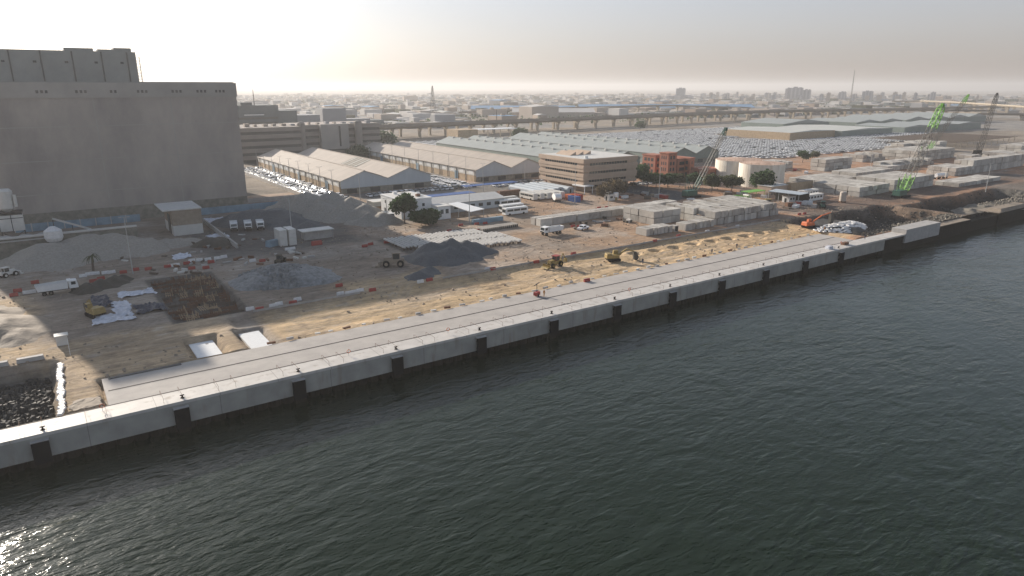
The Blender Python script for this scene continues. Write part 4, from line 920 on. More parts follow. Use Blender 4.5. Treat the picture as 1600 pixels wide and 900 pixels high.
for j in range(22): car(128 + j * 2.75, 305 + (j % 2) * .3, math.pi / 2, f'CAR, {nth(j + 1)} from the left in the shaded row before the first warehouse', 'cars in the shade of the first warehouse', .5)
for j in range(12): car(196 + j * 2.8, 300, math.pi / 2, f'CAR, {nth(j + 1)} from the left in front of the second warehouse gable', 'cars in front of the second warehouse', .6)
for j in range(8): car(258 + j * 2.9, 262, math.pi / 2, f'CAR, {nth(j + 1)} from the left under the trees at the asphalt car park', 'cars at the asphalt car park', .9)
# huge lot: the nearest as cars, the rest one mass
farc = MB()
def fcar(b, x, y, rz, dk_):
    c_, s_ = math.cos(rz), math.sin(rz)
    def T(v): return (x + v[0] * c_ - v[1] * s_, y + v[0] * s_ + v[1] * c_, v[2])
    for (x0, x1, w_, z0, z1, m_) in ((-2.3, 2.3, .9, .3, .92, dk_), (-1.1, 1.3, .74, .92, 1.40, 2), (-1.0, 1.15, .80, 1.40, 1.5, dk_)):
        v = [T(p) for p in ((x0, -w_, z0), (x1, -w_, z0), (x1, w_, z0), (x0, w_, z0), (x0 + .1, -w_, z1), (x1 - .1, -w_, z1), (x1 - .1, w_, z1), (x0 + .1, w_, z1))]
        b.add(v, [(4, 5, 6, 7), (0, 1, 5, 4), (1, 2, 6, 5), (2, 3, 7, 6), (3, 0, 4, 7)], m_)
spots = []
for i in range(74):
    x = 408 + i * 5.7 + (1.5 if i % 2 else 0)
    for j in range(102):
        y = 305 + j * 2.7
        if y > 575: break
        if 600 < x < 790 and 398 < y < 500: continue
        if x > 640 and y < 398 - (x - 640) * .1 - 60: continue
        if x > 830 and y > 420: continue
        if x < 412 + max(0, 330 - y) * 1.5: continue
        if vnoise(x * .02, y * .02, 77) < .14 or random.random() < .05: continue
        spots.append((x, y))
spots.sort(key=lambda p: p[0] ** 2 + p[1] ** 2)
nk = max(0, 298 - NC[0])
for x, y in spots[:nk]: car(x, y, 0, 'CAR at the near edge of the huge vehicle lot', 'cars in the huge vehicle lot', .97)
for x, y in spots[nk:]: fcar(farc, x + random.uniform(-.3, .3), y, random.uniform(-.12, .12), 0 if random.random() < .93 else 1)
for x in np.arange(290, 405, 7.6):
    for y in np.arange(520, 590, 3.2): fcar(farc, x, y, 0, 0)
tag(farc.build('vehicle_lot_mass', [M['carw'], M['card'], M['glass']]), None, None, None, 'stuff')
print('cars', NC[0], len(spots))
# fence beside the car lot
def fence(p0, p1, h, label, name='mesh_fence', panelm='concrete', n=12, ph=.9):
    p0 = Vector((*p0, 0)); p1 = Vector((*p1, 0)); o = empty(name, p0, 0, label, 'fence'); d = p1 - p0
    b = MB(); b.bar((0, 0, ph / 2), d + Vector((0, 0, ph / 2)), .15); b.add([(0, 0, 0), tuple(d), (d.x, d.y, ph), (0, 0, ph)], [(0, 1, 2, 3)]); b.bar((0, 0, h), d + Vector((0, 0, h)), .07); b.build('panel', M[panelm], o)
    for k in range(n + 1): q = d * (k / n); b = MB(); b.bar(q, q + Vector((0, 0, h)), .12); b.build('post', M['pole'], o)
fence((101.5, 300), (101.5, 460), 2.6, 'long pale fence between the open sandy ground and the white cars', n=24, ph=1.7)
fence((74, 318), (101, 318), 2.2, 'pale low fence across the sandy ground beside the silo', n=6, ph=2.0)
fence((36, 157.4), (62, 157.4), .5, 'low concrete kerb wall along the near sand edge', 'kerb_wall', n=8, ph=.5)
fence((86, 157.6), (236, 157.6), .6, 'long low concrete kerb wall between the yard and the sand strip', 'kerb_wall', n=40, ph=.6)

# ------------------------------------------------------------------ vehicles and machines
def dump_truck(loc, rz, label, bed='white', cab='white', group=None):
    o = empty('dump_truck', (*loc, 0), rz, label, 'dump truck', group)
    b = MB(); b.box(-4.2, 4.2, -.5, .5, .85, 1.15); b.build('chassis', M['dlattice'], o)
    c = MB(); c.prism([(2.4, 1.1), (4.4, 1.1), (4.4, 1.9), (4.15, 3.0), (2.4, 3.1)], -1.2, 1.2); c = c.build('cab', M[cab], o)
    b = MB(); b.add([(4.41, -1.05, 1.95), (4.41, 1.05, 1.95), (4.2, 1.0, 2.85), (4.2, -1.0, 2.85)], [(0, 1, 2, 3)]); b.build('windshield', M['glass'], c)
    for y in (-1.22, 1.22): b = MB(); b.box(2.9, 3.9, y - .01, y + .01, 2.0, 2.8); b.build('side_window', M['glass'], c)
    b = MB(); b.box(4.4, 4.46, -1, 1, 1.15, 1.6); b.build('grille', M['black'], c)
    b = MB()
    b.add([(-4.3, -1.25, 1.2), (2.1, -1.25, 1.2), (2.1, 1.25, 1.2), (-4.3, 1.25, 1.2), (-4.7, -1.3, 2.7), (2.2, -1.3, 2.9), (2.2, 1.3, 2.9), (-4.7, 1.3, 2.7)], [(3, 2, 1, 0), (0, 1, 5, 4), (1, 2, 6, 5), (2, 3, 7, 6), (3, 0, 4, 7)])
    b.add([(-4.2, -1.15, 1.9), (2.0, -1.15, 1.9), (2.0, 1.15, 1.9), (-4.2, 1.15, 1.9)], [(0, 1, 2, 3)], 1)
    b.box(2.1, 3.0, -1.3, 1.3, 2.85, 3.15); b.build('dump_bed', [M[bed], M['mud']], o)
    for x in (3.2, -1.6, -3.0):
        for y in (-1.05, 1.05): b = MB(); b.wheel(x, y, .52, .52, .4, 0, 1); b.build('wheel', [M['black'], M['lattice']], o)
    return o
p = ground_at(862, 366); dump_truck(p, math.pi + .05, 'white dump truck parked in the sun beside the long block row')
p = ground_at(92, 458); dump_truck(p, 0.02, 'white dump truck driving on the shaded road at the left')
for i, (x, y) in enumerate(((366, 363), (388, 362), (407, 361))):
    dump_truck(ground_at(x, y - 4), -1.78, ('first', 'second', 'third')[i] + ' from the left of three white trucks parked facing the camera')
dump_truck(ground_at(607, 343), -1.7, 'white truck parked beside the green tubes near the tall tree')
def bus(loc, rz, label, group=None, body='white'):
    o = empty('bus', (*loc, 0), rz, label, 'bus', group)
    b = MB(); b.box(-5.6, 5.6, -1.25, 1.25, .45, 2.95, 0, .1, .05); b.box(-5.3, 5.3, -1.1, 1.1, 2.95, 3.1); b.build('body', M[body], o)
    for y in (-1.26, 1.26):
        for k in range(3): b = MB(); b.box(-4.9 + k * 3.3, -1.9 + k * 3.3, y - .02, y + .02, 1.65, 2.5); b.build('window', M['glass'], o)
    b = MB(); b.box(5.58, 5.64, -1.1, 1.1, 1.4, 2.6); b.build('windshield', M['glass'], o)
    for x in (-3.4, 3.5):
        for y in (-1.15, 1.15): b = MB(); b.wheel(x, y, .48, .48, .3); b.build('wheel', M['black'], o)
    return o
b0 = bus(ground_at(805, 335), math.pi, 'white coach parked in front of the bus row, nearest the camera')
copy_tree(b0, (*ground_at(799, 330), 0), math.pi, 'white coach parked directly behind the nearest coach')
p = ground_at(795, 322); copy_tree(b0, (*p, 0), math.pi, 'old white bus in the second pair of parked buses'); 
p = ground_at(790, 318); bb = bus(p, math.pi, 'beige bus beside the long low shed', body='offwhite')
for k in range(5): copy_tree(bb, (186 + k * 3.6, 256 - k * .5, 0), math.pi / 2, 'beige bus in the side by side row behind the open ground', 'beige buses parked side by side')
def container(x, y, label, m_, rz=0, group=None, z=0, L=6.1, h=2.6):
    o = empty('shipping_container', (x, y, z), rz, label, 'container', group)
    b = MB(); b.box(-L / 2, L / 2, -1.2, 1.2, .02, h)
    for k in range(int(L / .6)): xx = -L / 2 + .3 + k * .6; b.box(xx, xx + .25, -1.25, -1.2, .2, h - .2); b.box(xx, xx + .25, 1.2, 1.25, .2, h - .2)
    b.build('body', M[m_], o); b = MB(); b.box(L / 2, L / 2 + .05, -1.1, 1.1, .2, h - .2); b.build('door', M[m_], o); return o
container(*ground_at(892, 313), 'orange container between the white tank and the blue container', 'orange', math.pi / 2)
container(*ground_at(897, 315), 'blue container beside the orange container', 'blue', math.pi / 2)
container(*ground_at(901, 312), 'red container right of the blue container', 'red', math.pi / 2)
container(184.5, 270, 'rusty brown container at the back of the bus row', 'rust', 0, L=12)
x, y = ground_at(449, 384)
for k in range(2):
    for j in range(2): container(x + 3.0 * k - 1, y + 3, ('lower ' if j == 0 else 'upper ') + ('left' if k == 0 else 'right') + ' white crate container of the shaded stack of four', 'offwhite', math.pi / 2, None, j * 2.65)
b = MB(); b.box(-2.6, 2.6, -1, 1, 0, 2.0, 0, .2, .1); tag(b.build('skip_bin', M['paleblue'], None, (*ground_at(428, 384), 0), .4), 'pale green skip beside the white container stack', 'skip')
o = empty('tank_trailer', (*ground_at(870, 315), 0), 1.2, 'rounded white tank on a trailer beside the orange container', 'tank trailer'); b = MB(); b.prism([(2.9 * 1 * math.cos(a), 2.2 + 1.5 * math.sin(a)) for a in np.linspace(0, 6.28, 17)[:-1]], -1.5, 1.5); b.build('tank', M['white'], o); b = MB(); b.box(-2.5, 2.5, -1, 1, .4, .8); b.build('frame', M['dlattice'], o)
for x in (-1.5, 1.5): b = MB(); b.wheel(x, -1.1, .4, .4, .3); b.wheel(x, 1.1, .4, .4, .3); b.build('wheel', M['black'], o)
# rounded sheet shelters
for k in range(5):
    o = empty('long_tent', (196 + k * 4.6, 268 + 2 * (k % 2), 0), 0, 'long pale grey sheet roofed hut in the parallel group beside the office', 'hut', 'parallel long huts beside the office building')
    b = MB(); b.prism([(-2.1, 0), (2.1, 0), (2.1, 2.2), (1.2, 2.9), (-1.2, 2.9), (-2.1, 2.2)], -8, 16); b.build('shell', M['gable_blue'], o); b = MB(); b.box(-.5, .5, -8.05, -8, 0, 2); b.build('door', M['dark'], o)
def pickup(loc, rz, label):
    o = empty('pickup_truck', (*loc, 0), rz, label, 'pickup truck')
    c = MB(); c.prism([(-2.6, .45), (2.6, .45), (2.6, 1.0), (1.3, 1.1), (.9, 1.75), (-.7, 1.8), (-.9, 1.1), (-2.6, 1.1)], -.92, .92); c.build('body', M['carw'], o)
    b = MB(); b.add([(1.31, -.8, 1.13), (1.31, .8, 1.13), (.93, .75, 1.7), (.93, -.75, 1.7)], [(0, 1, 2, 3)]); b.build('windshield', M['glass'], o)
    for y in (-.93, .93): b = MB(); b.box(-.6, .95, y - .01, y + .01, 1.15, 1.62); b.build('side_window', M['glass'], o)
    for x in (-1.7, 1.7):
        for y in (-.85, .85): b = MB(); b.wheel(x, y, .38, .38, .25); b.build('wheel', M['black'], o)
pickup(ground_at(911, 359), math.pi + .25, 'white pickup truck alone on the sunlit yard')
def tracks(o, L=4.2, w_=3, tw=.6):
    for y in (-w_ / 2 + tw / 2, w_ / 2 - tw / 2):
        b = MB(); b.prism([(-L / 2, .45), (-L / 2 + .4, .05), (L / 2 - .4, .05), (L / 2, .45), (L / 2 - .3, .95), (-L / 2 + .3, .95)], y - tw / 2, y + tw / 2); b.build('track', M['black'], o)
def excavator(loc, rz, label, c='yellow', tur=0, arm=((1.2, 1.6), (3.8, 4.6), (6.6, 3.2), (7.2, .8)), z=0):
    o = empty('excavator', (*loc, z), rz, label, 'excavator'); tracks(o)
    b = MB(); b.box(-2.4, 1.6, -1.35, 1.35, 1.05, 2.0, 0, .1, .05); b.box(-2.3, -.8, -1.2, 1.2, 2.0, 2.4, 0, .1, .1); b.build('body', M[c], o)
    cb = MB(); cb.box(.1, 1.7, .35, 1.35, 2.0, 3.1, 0, .12, .08); cb = cb.build('cab', M[c], o)
    b = MB(); b.box(1.55, 1.7, .45, 1.25, 2.1, 2.9); b.box(.3, 1.5, 1.3, 1.34, 2.2, 2.9); b.build('cab_window', M['glass'], cb)
    a = arm; bo = MB(); bo.bar((a[0][0], 0, a[0][1]), (a[1][0], 0, a[1][1]), .65, 0, .5); bo.bar((a[0][0] + .6, 0, a[0][1] - .2), ((a[0][0] + a[1][0]) / 2, 0, (a[0][1] + a[1][1]) / 2 - .3), .2); bo.build('boom', M[c], o)
    b = MB(); b.bar((a[1][0], 0, a[1][1]), (a[2][0], 0, a[2][1]), .5, 0, .4); st = b.build('stick', M[c], o)
    b = MB(); b.prism([(a[2][0] - .4, a[2][1]), (a[2][0] + .5, a[2][1]), (a[3][0] + .3, a[3][1] + .8), (a[3][0] - .2, a[3][1] - .2), (a[3][0] - 1.2, a[3][1] + .1)], -.6, .6); b.build('bucket', M['dlattice'], st); return o
excavator(ground_at(958, 405), -.45, 'yellow excavator digging on the sand strip with its arm towards the quay', arm=((1.2, 1.6), (4.2, 3.6), (6.6, 2.6), (7.6, .2)), z=-.5)
excavator(ground_at(150, 494), 1.9, 'small yellow excavator beside the white plastic sheets', arm=((1.0, 1.6), (2.2, 3.4), (3.6, 2.6), (4.0, .8)))
excavator(ground_at(1263, 356), -.2, 'orange excavator with a long arm above the white sandbags', 'orange', arm=((1.2, 1.8), (6, 4.2), (10.5, 5.0), (11.4, 1.2)))
excavator(ground_at(1194, 333), .8, 'small pale excavator on the red soil behind the big block stack', 'offwhite', arm=((.8, 1.4), (1.6, 2.4), (2.2, 1.6), (2.4, .6)))
def loader(loc, rz, label, c='yellow', backhoe=False, z=0, k=1.0):
    o = empty('wheel_loader' if not backhoe else 'backhoe_loader', (*loc, z), rz, label, 'loader'); o.scale = (k, k, k)
    b = MB(); b.box(-2.4, 1.6, -.85, .85, .8, 1.7, 0, .1, .05); b.box(.2, 2.1, -.6, .6, 1.2, 2.0, 0, .1, .05); b.build('body', M[c], o)
    cb = MB(); [cb.bar((x, y, 1.7), (x, y, 2.9), .12) for x in (-1.4, .1) for y in (-.7, .7)]; cb.box(-1.6, .3, -.85, .85, 2.9, 3.05); cb = cb.build('cab', M[c if not backhoe else 'red'], o)
    b = MB(); b.box(-1.3, 0, -.66, .66, 1.7, 2.88); b.build('cab_window', M['glass'], cb)
    for x, r in ((-1.5, .75), (1.5, .62 if backhoe else .75)):
        for y in (-1.0, 1.0): b = MB(); b.wheel(x, y, r, r, .5, 0, 1); b.build('wheel', [M['black'], M[c]], o)
    b = MB(); b.bar((1.0, -.6, 1.5), (3.0, -.6, .6), .2); b.bar((1.0, .6, 1.5), (3.0, .6, .6), .2); b.build('lift_arm', M[c], o)
    b = MB(); b.prism([(2.8, .1), (4.0, .15), (3.7, .5), (3.1, .6), (3.2, 1.2), (2.8, 1.1)], -1.2, 1.2); b.build('bucket', M[c], o)
    if backhoe: b = MB(); b.bar((-2.4, 0, 1.4), (-3.3, 0, 3.2), .35); b.bar((-3.3, 0, 3.2), (-4.4, 0, 1.6), .3); b.prism([(-4.6, 1.7), (-4.1, 1.5), (-3.9, .7), (-4.8, .5)], -.4, .4); b.build('rear_arm', M[c], o)
loader(ground_at(866, 414), math.pi + .15, 'yellow backhoe loader with a red roof on the sunlit sand', 'yellow', True, -.5, 1.08)
loader(ground_at(615, 416), math.pi * .85, 'large dusty wheel loader working beside the dark aggregate heap', 'soil', False, 0, 1.35)
loader(ground_at(438, 411), 1.0, 'small dark loader standing behind the rock heap', 'mud', False, 0, .9)
loader(ground_at(1285, 325), .6, 'green loader parked on the bank above the empty basin', 'dgreen', False)
loader(ground_at(1196, 325), 2.5, 'yellow loader on the red soil right of the big block stack', 'yellow', False, 0, 1.3)
loader(ground_at(14, 432), .6, 'small pale loader at the left edge below the low wall', 'offwhite', False, 0, .9)
# tower lamp / light cart on the deck
o = empty('lighting_cart', (97.5, 130.4, 0), .3, 'small red lighting cart standing alone on the quay deck', 'lighting cart')
b = MB(); b.box(-.8, .8, -.5, .5, .3, 1.1); b.build('body', M['red'], o); b = MB(); b.bar((0, 0, 1.1), (0, 0, 3.2), .16); b.bar((-1, 0, 3.0), (1, 0, 3.3), .25); b.build('mast', M['dlattice'], o)
for y in (-.5, .5): b = MB(); b.wheel(0, y, .3, .3, .15); b.build('wheel', M['black'], o)
# tanker and tank on the far road
o = empty('tanker_truck', (*ground_at(1470, 279), 0), -.05, 'white tanker truck passing below the far block stacks', 'tanker truck')
b = MB(); b.bar((-6, 0, 2.1), (2.2, 0, 2.1), 2.2, n=12); b.build('tank', M['white'], o); b = MB(); b.prism([(2.8, .8), (5.2, .8), (5.2, 1.9), (4.6, 3.0), (2.8, 3.0)], -1.2, 1.2); b.build('cab', M['offwhite'], o); b = MB(); [b.wheel(x, y, .5, .5, .4) for x in (-5, -3.7, 0, 1.3, 4.2) for y in (-1, 1)]; b.build('wheel', M['black'], o)
o = empty('drum_mixer', (*ground_at(1316, 316), 0), 0, 'cream vertical drum beside the rusty frames on the bank', 'drum'); b = MB(); b.cyl(0, 0, .6, 4.4, 1.4, 0, 16); b.cyl(0, 0, 4.4, 4.9, 1.4, 0, 16, .7); b.build('drum', M['roof_tan2'], o); b = MB(); b.cyl(0, 0, 0, .6, 1.6, 0, 12); b.build('base', M['rust'], o)
o = empty('drum_mixer', (*ground_at(962, 313), 0), 0, 'yellow and white drum beside the pale cabins', 'drum'); b = MB(); b.cyl(0, 0, 1.6, 3.6, 1.2, 0, 16); b.build('drum', M['white'], o); b = MB(); b.cyl(0, 0, 0, 1.6, .8, 0, 12); b.build('base', M['yellow'], o)

# ------------------------------------------------------------------ cranes
def crane(loc, tip, label, body, low, high, wd=2.0, nseg=22, split=(.22, .8), gantry=True):
    x, y = loc; o = empty('crawler_crane', (x, y, 0), 0, label, 'crane')
    tracks(o, 7, 6, 1.1); t = Vector(tip) - Vector((x, y, 0)); base = Vector((1.2 if t.x > 0 else -1.2, 0, 1.9))
    b = MB(); b.box(-5, 2, -1.8, 1.8, 1.0, 3.4, 0, .1, .1); b.build('body', M[body], o); b = MB(); b.box(.6, 2.2, 1.2, 2.2, 1.2, 3.4); b.build('cab', M[body], o)
    P_ = lambda f: base + (t - base) * f
    b = MB(); b.lattice(base, P_(split[0]), wd, max(2, int(nseg * split[0])), .36, 0, 1, (.3, 1)); b.build('boom_foot', M[low], o)
    b = MB(); b.lattice(P_(split[0]), P_(split[1]), wd, int(nseg * (split[1] - split[0])), .26, 0, .9, (1, 1)); b.build('boom', M['lattice'] if body != 'black' else M['dlattice'], o)
    b = MB(); b.lattice(P_(split[1]), t, wd * .9, max(2, int(nseg * (1 - split[1]))), .42, 0, .8, (1, .5)); b.rbox(t, (1.4, 1.0, 1.6), 0); b.build('boom_head', M[high], o)
    g = Vector((-4.2, 0, 9.5))
    b = MB(); b.bar((-1, -1, 3.2), g, .3); b.bar((-1, 1, 3.2), g, .3); b.bar((-4.8, 0, 3.2), g, .22); b.build('gantry', M[low], o)
    b = MB(); [b.bar(g + Vector((0, s_, 0)), t + Vector((0, s_, 0)), .07) for s_ in (-.6, .6)]; b.bar(t + Vector((.5, 0, 0)), (t.x + .5, t.y, 6), .06); b.build('pendant_rope', M['dlattice'], o)
    return o
crane((335, 161), (352, 157, 42), 'bright green crawler crane standing on the bank between the two basins', 'dgreen', 'green', 'green', 3.0, 20, (.2, .74))
crane((253, 217), (270, 214, 31), 'dark green crawler crane behind the big near block stack', 'dgreen', 'dgreen', 'dgreen', 1.7, 14, (.25, .9))
crane((528, 243), (590, 246, 44), 'far green crane with a bright green boom head behind the block stacks', 'dgreen', 'green', 'green', 2.2, 22, (.22, .88))
crane((600, 236), (611, 235, 45), 'tall dark lattice crane at the far right', 'black', 'dlattice', 'dlattice', 2.6, 24, (.2, .85))
# green steel parts
p = ground_at(1150, 316); o = empty('crane_section', (*p, 0), .1, 'bright green lattice sections lying behind the big block stack', 'crane section'); b = MB(); b.lattice((-8, 0, 1.4), (8, -1, 1.4), 2.0, 10, .3); b.lattice((-7, 3, 1.4), (7, 2.4, 1.4), 2.0, 9, .3); b.build('lattice', M['green'], o)
for k in range(7):
    p = ground_at(600 + k * 5.5, 323 + k * 1.2); b = MB(); b.bar((0, -3.5, .5), (0, 3.5, .5), .6, n=8); tag(b.build('steel_tube', M['green'] if k % 2 else M['white'], None, (*p, 0), .15), 'green or white painted tube lying by the road near the tall tree', 'tube', 'green and white tubes near the tall tree')

# ------------------------------------------------------------------ barriers
bmr, bmw = None, None
def barrier_mesh(m_):
    b = MB(); b.box(-1.1, 1.1, -.35, .35, 0, .35, 0, .03, .03); b.box(-1.1, 1.1, -.32, .32, .35, 1.0, 0, .05, .18); return b.mesh('road_barrier', M[m_])
bms = {'red': barrier_mesh('red'), 'white': barrier_mesh('wplastic')}
BL = {'red': [(406, 485), (458, 475), (582, 455), (671, 439), (770, 422), (838, 411), (896, 398), (1060, 370), (1023, 378), (702, 362), (749, 361), (55, 443), (22, 463), (28, 456), (193, 427), (212, 423), (292, 413), (300, 421), (146, 441), (158, 437), (322, 420), (410, 409), (570, 386), (579, 383), (604, 380), (917, 440), (232, 422), (262, 418), (1249, 336), (1257, 335), (905, 355), (895, 355), (948, 325), (936, 326), (720, 353), (745, 351), (758, 350), (530, 448), (330, 411)],
      'white': [(391, 485), (427, 480), (436, 477), (465, 470), (545, 460), (555, 458), (563, 456), (532, 461), (657, 442), (762, 422), (1105, 363), (1152, 355), (50, 458), (43, 459), (130, 433), (140, 430), (150, 429), (165, 428), (175, 427), (268, 417), (276, 416), (450, 391), (457, 390), (395, 409), (300, 409), (312, 408), (325, 407), (340, 405), (350, 403), (672, 422), (990, 340)]}
for c, L in BL.items():
    for i, (x, y) in enumerate(L):
        p = ground_at(x, y); sh = y > 400 and x < 680; rank = 1 + sum(1 for q in L if q[0] < x and (q[1] > 400 and q[0] < 680) == sh)
        o = link('road_barrier', bms[c], None, (*p, .02), random.uniform(-.12, .12))
        o.scale = (.85, .85, .85); tag(o, f'{c} plastic road barrier, {nth(rank)} from the left ' + ('of those in the shade' if sh else 'of those in the sun'), 'barrier', f'{c} barriers ' + ('in the shade' if sh else 'in the sun'))
x, y = ground_at(495, 383); o = link('road_barrier', bms['red'], None, (x, y, 0)); o.scale = (1.6, 1.6, 1.5); tag(o, 'large red barrier in front of the workshop shelter', 'barrier')

# ------------------------------------------------------------------ lamp posts and masts
def lamp(x, y, h, label, group='tall lamp posts across the yard'):
    o = empty('street_lamp', (x, y, 0), 0, label, 'lamp post', group); b = MB(); b.bar((0, 0, 0), (0, 0, h), .34, 0, .16, 8); b.build('pole', M['pole'], o); b = MB(); b.bar((-1, 0, h), (1, 0, h), .1); b.rbox((-1, 0, h), (.7, .3, .15)); b.rbox((1, 0, h), (.7, .3, .15)); b.build('lamp_head', M['pole'], o)
for px, py, h in ((208, 428, 16), (457, 374, 15), (734, 349, 15), (605, 346, 9), (898, 318, 17), (1029, 312, 15), (1360, 262, 13), (563, 312, 12), (755, 300, 14), (950, 330, 8), (1030, 255, 14), (1062, 240, 12), (1540, 300, 14), (1092, 290, 9), (820, 285, 10)):
    lamp(*ground_at(px, py), h, 'thin grey double headed lamp post rising over the yard')
for k in range(9): lamp(118.6, 328 + k * 17, 11, 'thin lamp post in the line along the first tan warehouse', 'lamp posts along the first warehouse')
for k in range(8): lamp(195.4, 328 + k * 19, 13, 'thin lamp post in the line along the second tan warehouse', 'lamp posts along the second warehouse')
def tower(x, y, h, w_, label, t=.35):
    b = MB(); b.lattice((0, 0, 0), (0, 0, h), w_, int(h / 4), t, 0, .15, (1, .5)); tag(b.build('lattice_tower', M['lattice'], None, (x, y, 0)), label, 'lattice tower')
tower(556, 1036, 52, 9, 'tall lattice radio tower in the haze behind the warehouses', .6)
tower(168, 646, 48, 1.2, 'thin mast above the dark slate building', .25)
tower(2250, 1290, 104, 4, 'very tall thin mast on the far skyline at the right', .6)
tower(474, 720, 24, 1.6, 'short floodlight mast beyond the viaduct', .25)

# ------------------------------------------------------------------ trees
def tree(x, y, h, r, label, leaf='leaf', name='tree', z=0, dens=1.0, squat=.75, group=None):
    o = empty(name, (x, y, z), 0, label, 'tree', group); b = MB(); ht = h * .38
    b.bar((0, 0, -.2), (.1, 0, ht), .07 * h * .8, 0, .045 * h, 7)
    cl = []
    for k in range(7):
        a = k * .9 + random.random(); rr = r * random.uniform(.35, .62); e = Vector((rr * math.cos(a), rr * math.sin(a), h * random.uniform(.5, .8))); b.bar((.1, 0, ht * .9), e, .03 * h, 0, .01 * h, 5); cl.append(e)
    cl.append(Vector((0, 0, h * .82))); b.build('trunk', M['bark'], o)
    for k in range(6): a = random.random() * 6.28; rr = r * random.uniform(.1, .75); cl.append(Vector((rr * math.cos(a), rr * math.sin(a), h * random.uniform(.42, .9))))
    b = MB(); N = int(1500 * dens); sz = .075 * r + .12
    for _ in range(N):
        c = random.choice(cl); d = Vector((random.gauss(0, 1), random.gauss(0, 1), random.gauss(0, 1))).normalized() * (r * .5 * random.random() ** .4); d.z *= squat
        p = c + d; p.z = max(p.z, h * random.uniform(.08, .25))
        u = Vector((random.gauss(0, 1), random.gauss(0, 1), random.gauss(0, .6))).normalized(); v = u.cross(Vector((random.gauss(0, 1), random.gauss(0, 1), random.gauss(0, 1)))).normalized(); s_ = sz * random.uniform(.6, 1.3)
        b.add([p - u * s_, p + v * s_ * .7, p + u * s_, p - v * s_ * .7], [(0, 1, 2, 3)])
    b.build('crown', M[leaf], o); return o
tree(*ground_at(632, 349), 11.2, 5.6, 'tall green tree in front of the white block', dens=2.2)
tree(*ground_at(664, 352), 5.2, 6.4, 'broad dark green bush right of the white block', 'leaf', 'bush', dens=2.6, squat=.6)
for px, py, h, r, lf, lab in ((960, 308, 8, 6.5, 'leaf3', 'dusty brown spreading tree beside the beige office'), (947, 312, 6, 4.5, 'leaf3', 'low brownish tree at the foot of the beige office'), (990, 290, 9, 5, 'leaf', 'dark green tree right of the beige office'), (1003, 282, 9, 5, 'leaf', 'dark green tree in front of the green warehouse gable'), (1012, 292, 7.5, 5, 'leaf', 'round green tree left of the brick building'), (1025, 293, 7.5, 4.5, 'leaf', 'green tree under the left brick tower'), (1043, 293, 7, 4.5, 'leaf', 'green tree under the middle brick tower'), (1062, 292, 6.5, 4.5, 'leaf2', 'dusty green tree in front of the brick building'), (1083, 293, 7.5, 4.5, 'leaf', 'dark tree behind the dark green crane boom'), (1112, 299, 7.5, 5.2, 'leaf2', 'round dusty tree left of the storage tanks'), (1143, 300, 8, 5.6, 'leaf2', 'round dusty tree in front of the farther tank'), (1190, 299, 9.5, 7, 'leaf', 'large round green tree in front of the nearer tank'), (1254, 254, 8, 5, 'leaf', 'dark tree beyond the tanks at the edge of the car lot'), (1272, 250, 6.5, 4, 'leaf2', 'small tree right of the dark tree beyond the tanks'), (1000, 203, 10, 8, 'leaf', 'tree below the viaduct behind the car lot'), (812, 215, 9, 9, 'leaf', 'dark tree clump in front of the viaduct'), (500, 252, 7, 7, 'leaf2', 'tree at the foot of the parking building left part'), (560, 250, 9, 10, 'leaf', 'dark trees at the foot of the parking building'), (600, 226, 10, 12, 'leaf', 'dark tree between the parking building and the viaduct'), (770, 243, 4, 4, 'leaf3', 'dry bush on the strip behind the second warehouse'), (745, 240, 4, 3.5, 'leaf3', 'dry bush behind the second warehouse, second of the strip'), (715, 236, 4, 3.5, 'leaf3', 'dry bush behind the second warehouse, third of the strip')):
    tree(*ground_at(px, py), h, r, lab, lf, dens=.9 if py < 260 else 1.3)
for k in range(10): tree(246 + (k % 3), 326 + k * 12, 4.2, 2.8, 'low dusty bush in the strip between tan and grey warehouse roofs', 'leaf3', 'bush', dens=.4, group='bushes between the tan and grey warehouses')
# palm
px_, py_ = ground_at(146, 423); o = empty('palm_tree', (px_, py_, 0), 0, 'small shaded palm tree on the grey soil bank', 'palm tree'); b = MB(); b.bar((0, 0, 0), (.2, 0, 4.2), .7, 0, .5, 8); b.build('trunk', M['bark'], o); b = MB()
for k in range(18):
    a = k * 2.4; L = random.uniform(2, 3); z = random.uniform(-.4, 1.2); p = Vector((.2, 0, 4.2))
    for q in range(4):
        p2 = p + Vector((math.cos(a) * L / 4, math.sin(a) * L / 4, z * .4 - q * .35)); w_ = .3 * (1 - q * .2); n_ = Vector((-math.sin(a), math.cos(a), 0)) * w_; b.add([p - n_, p + n_, p2 + n_ * .7, p2 - n_ * .7], [(0, 1, 2, 3)]); p = p2
b.build('crown', M['leaf2'], o)

# ------------------------------------------------------------------ sheets, pads, formwork
flat = lambda x, y: hgt(x, y) + .06
cloth('plastic_sheet', 'crumpled white plastic sheet strip beside the small excavator', 'sheet', 9.5, 13, 171, 184, flat, M['tarp'], .5, .5, 3)
cloth('plastic_sheet', 'crumpled pale sheet at the top of the white sheets', 'sheet', 12, 20, 187, 192, flat, M['tarp'], .5, .5, 6)
cloth('plastic_sheet', 'white crumpled sheet nearest the camera in the sheet pile', 'sheet', 5, 13, 167.5, 173.5, flat, M['tarp'], .5, .5, 8)
cloth('dark_sheet', 'dark blue grey plastic heap beside the white sheets', 'sheet', 13.5, 20, 171, 178, flat, M['tarp_dark'], .8, .5, 11)
cloth('dark_sheet', 'black sheet heap left of the white sheets', 'sheet', 5.5, 9.5, 181, 192, flat, M['tarp_dark'], .8, .5, 13)
cloth('plastic_sheet', 'pale crumpled sheeting below the hut beside the low slanting wall', 'sheet', 45, 51, 247, 254, flat, M['tarp'], .5, .5, 23)
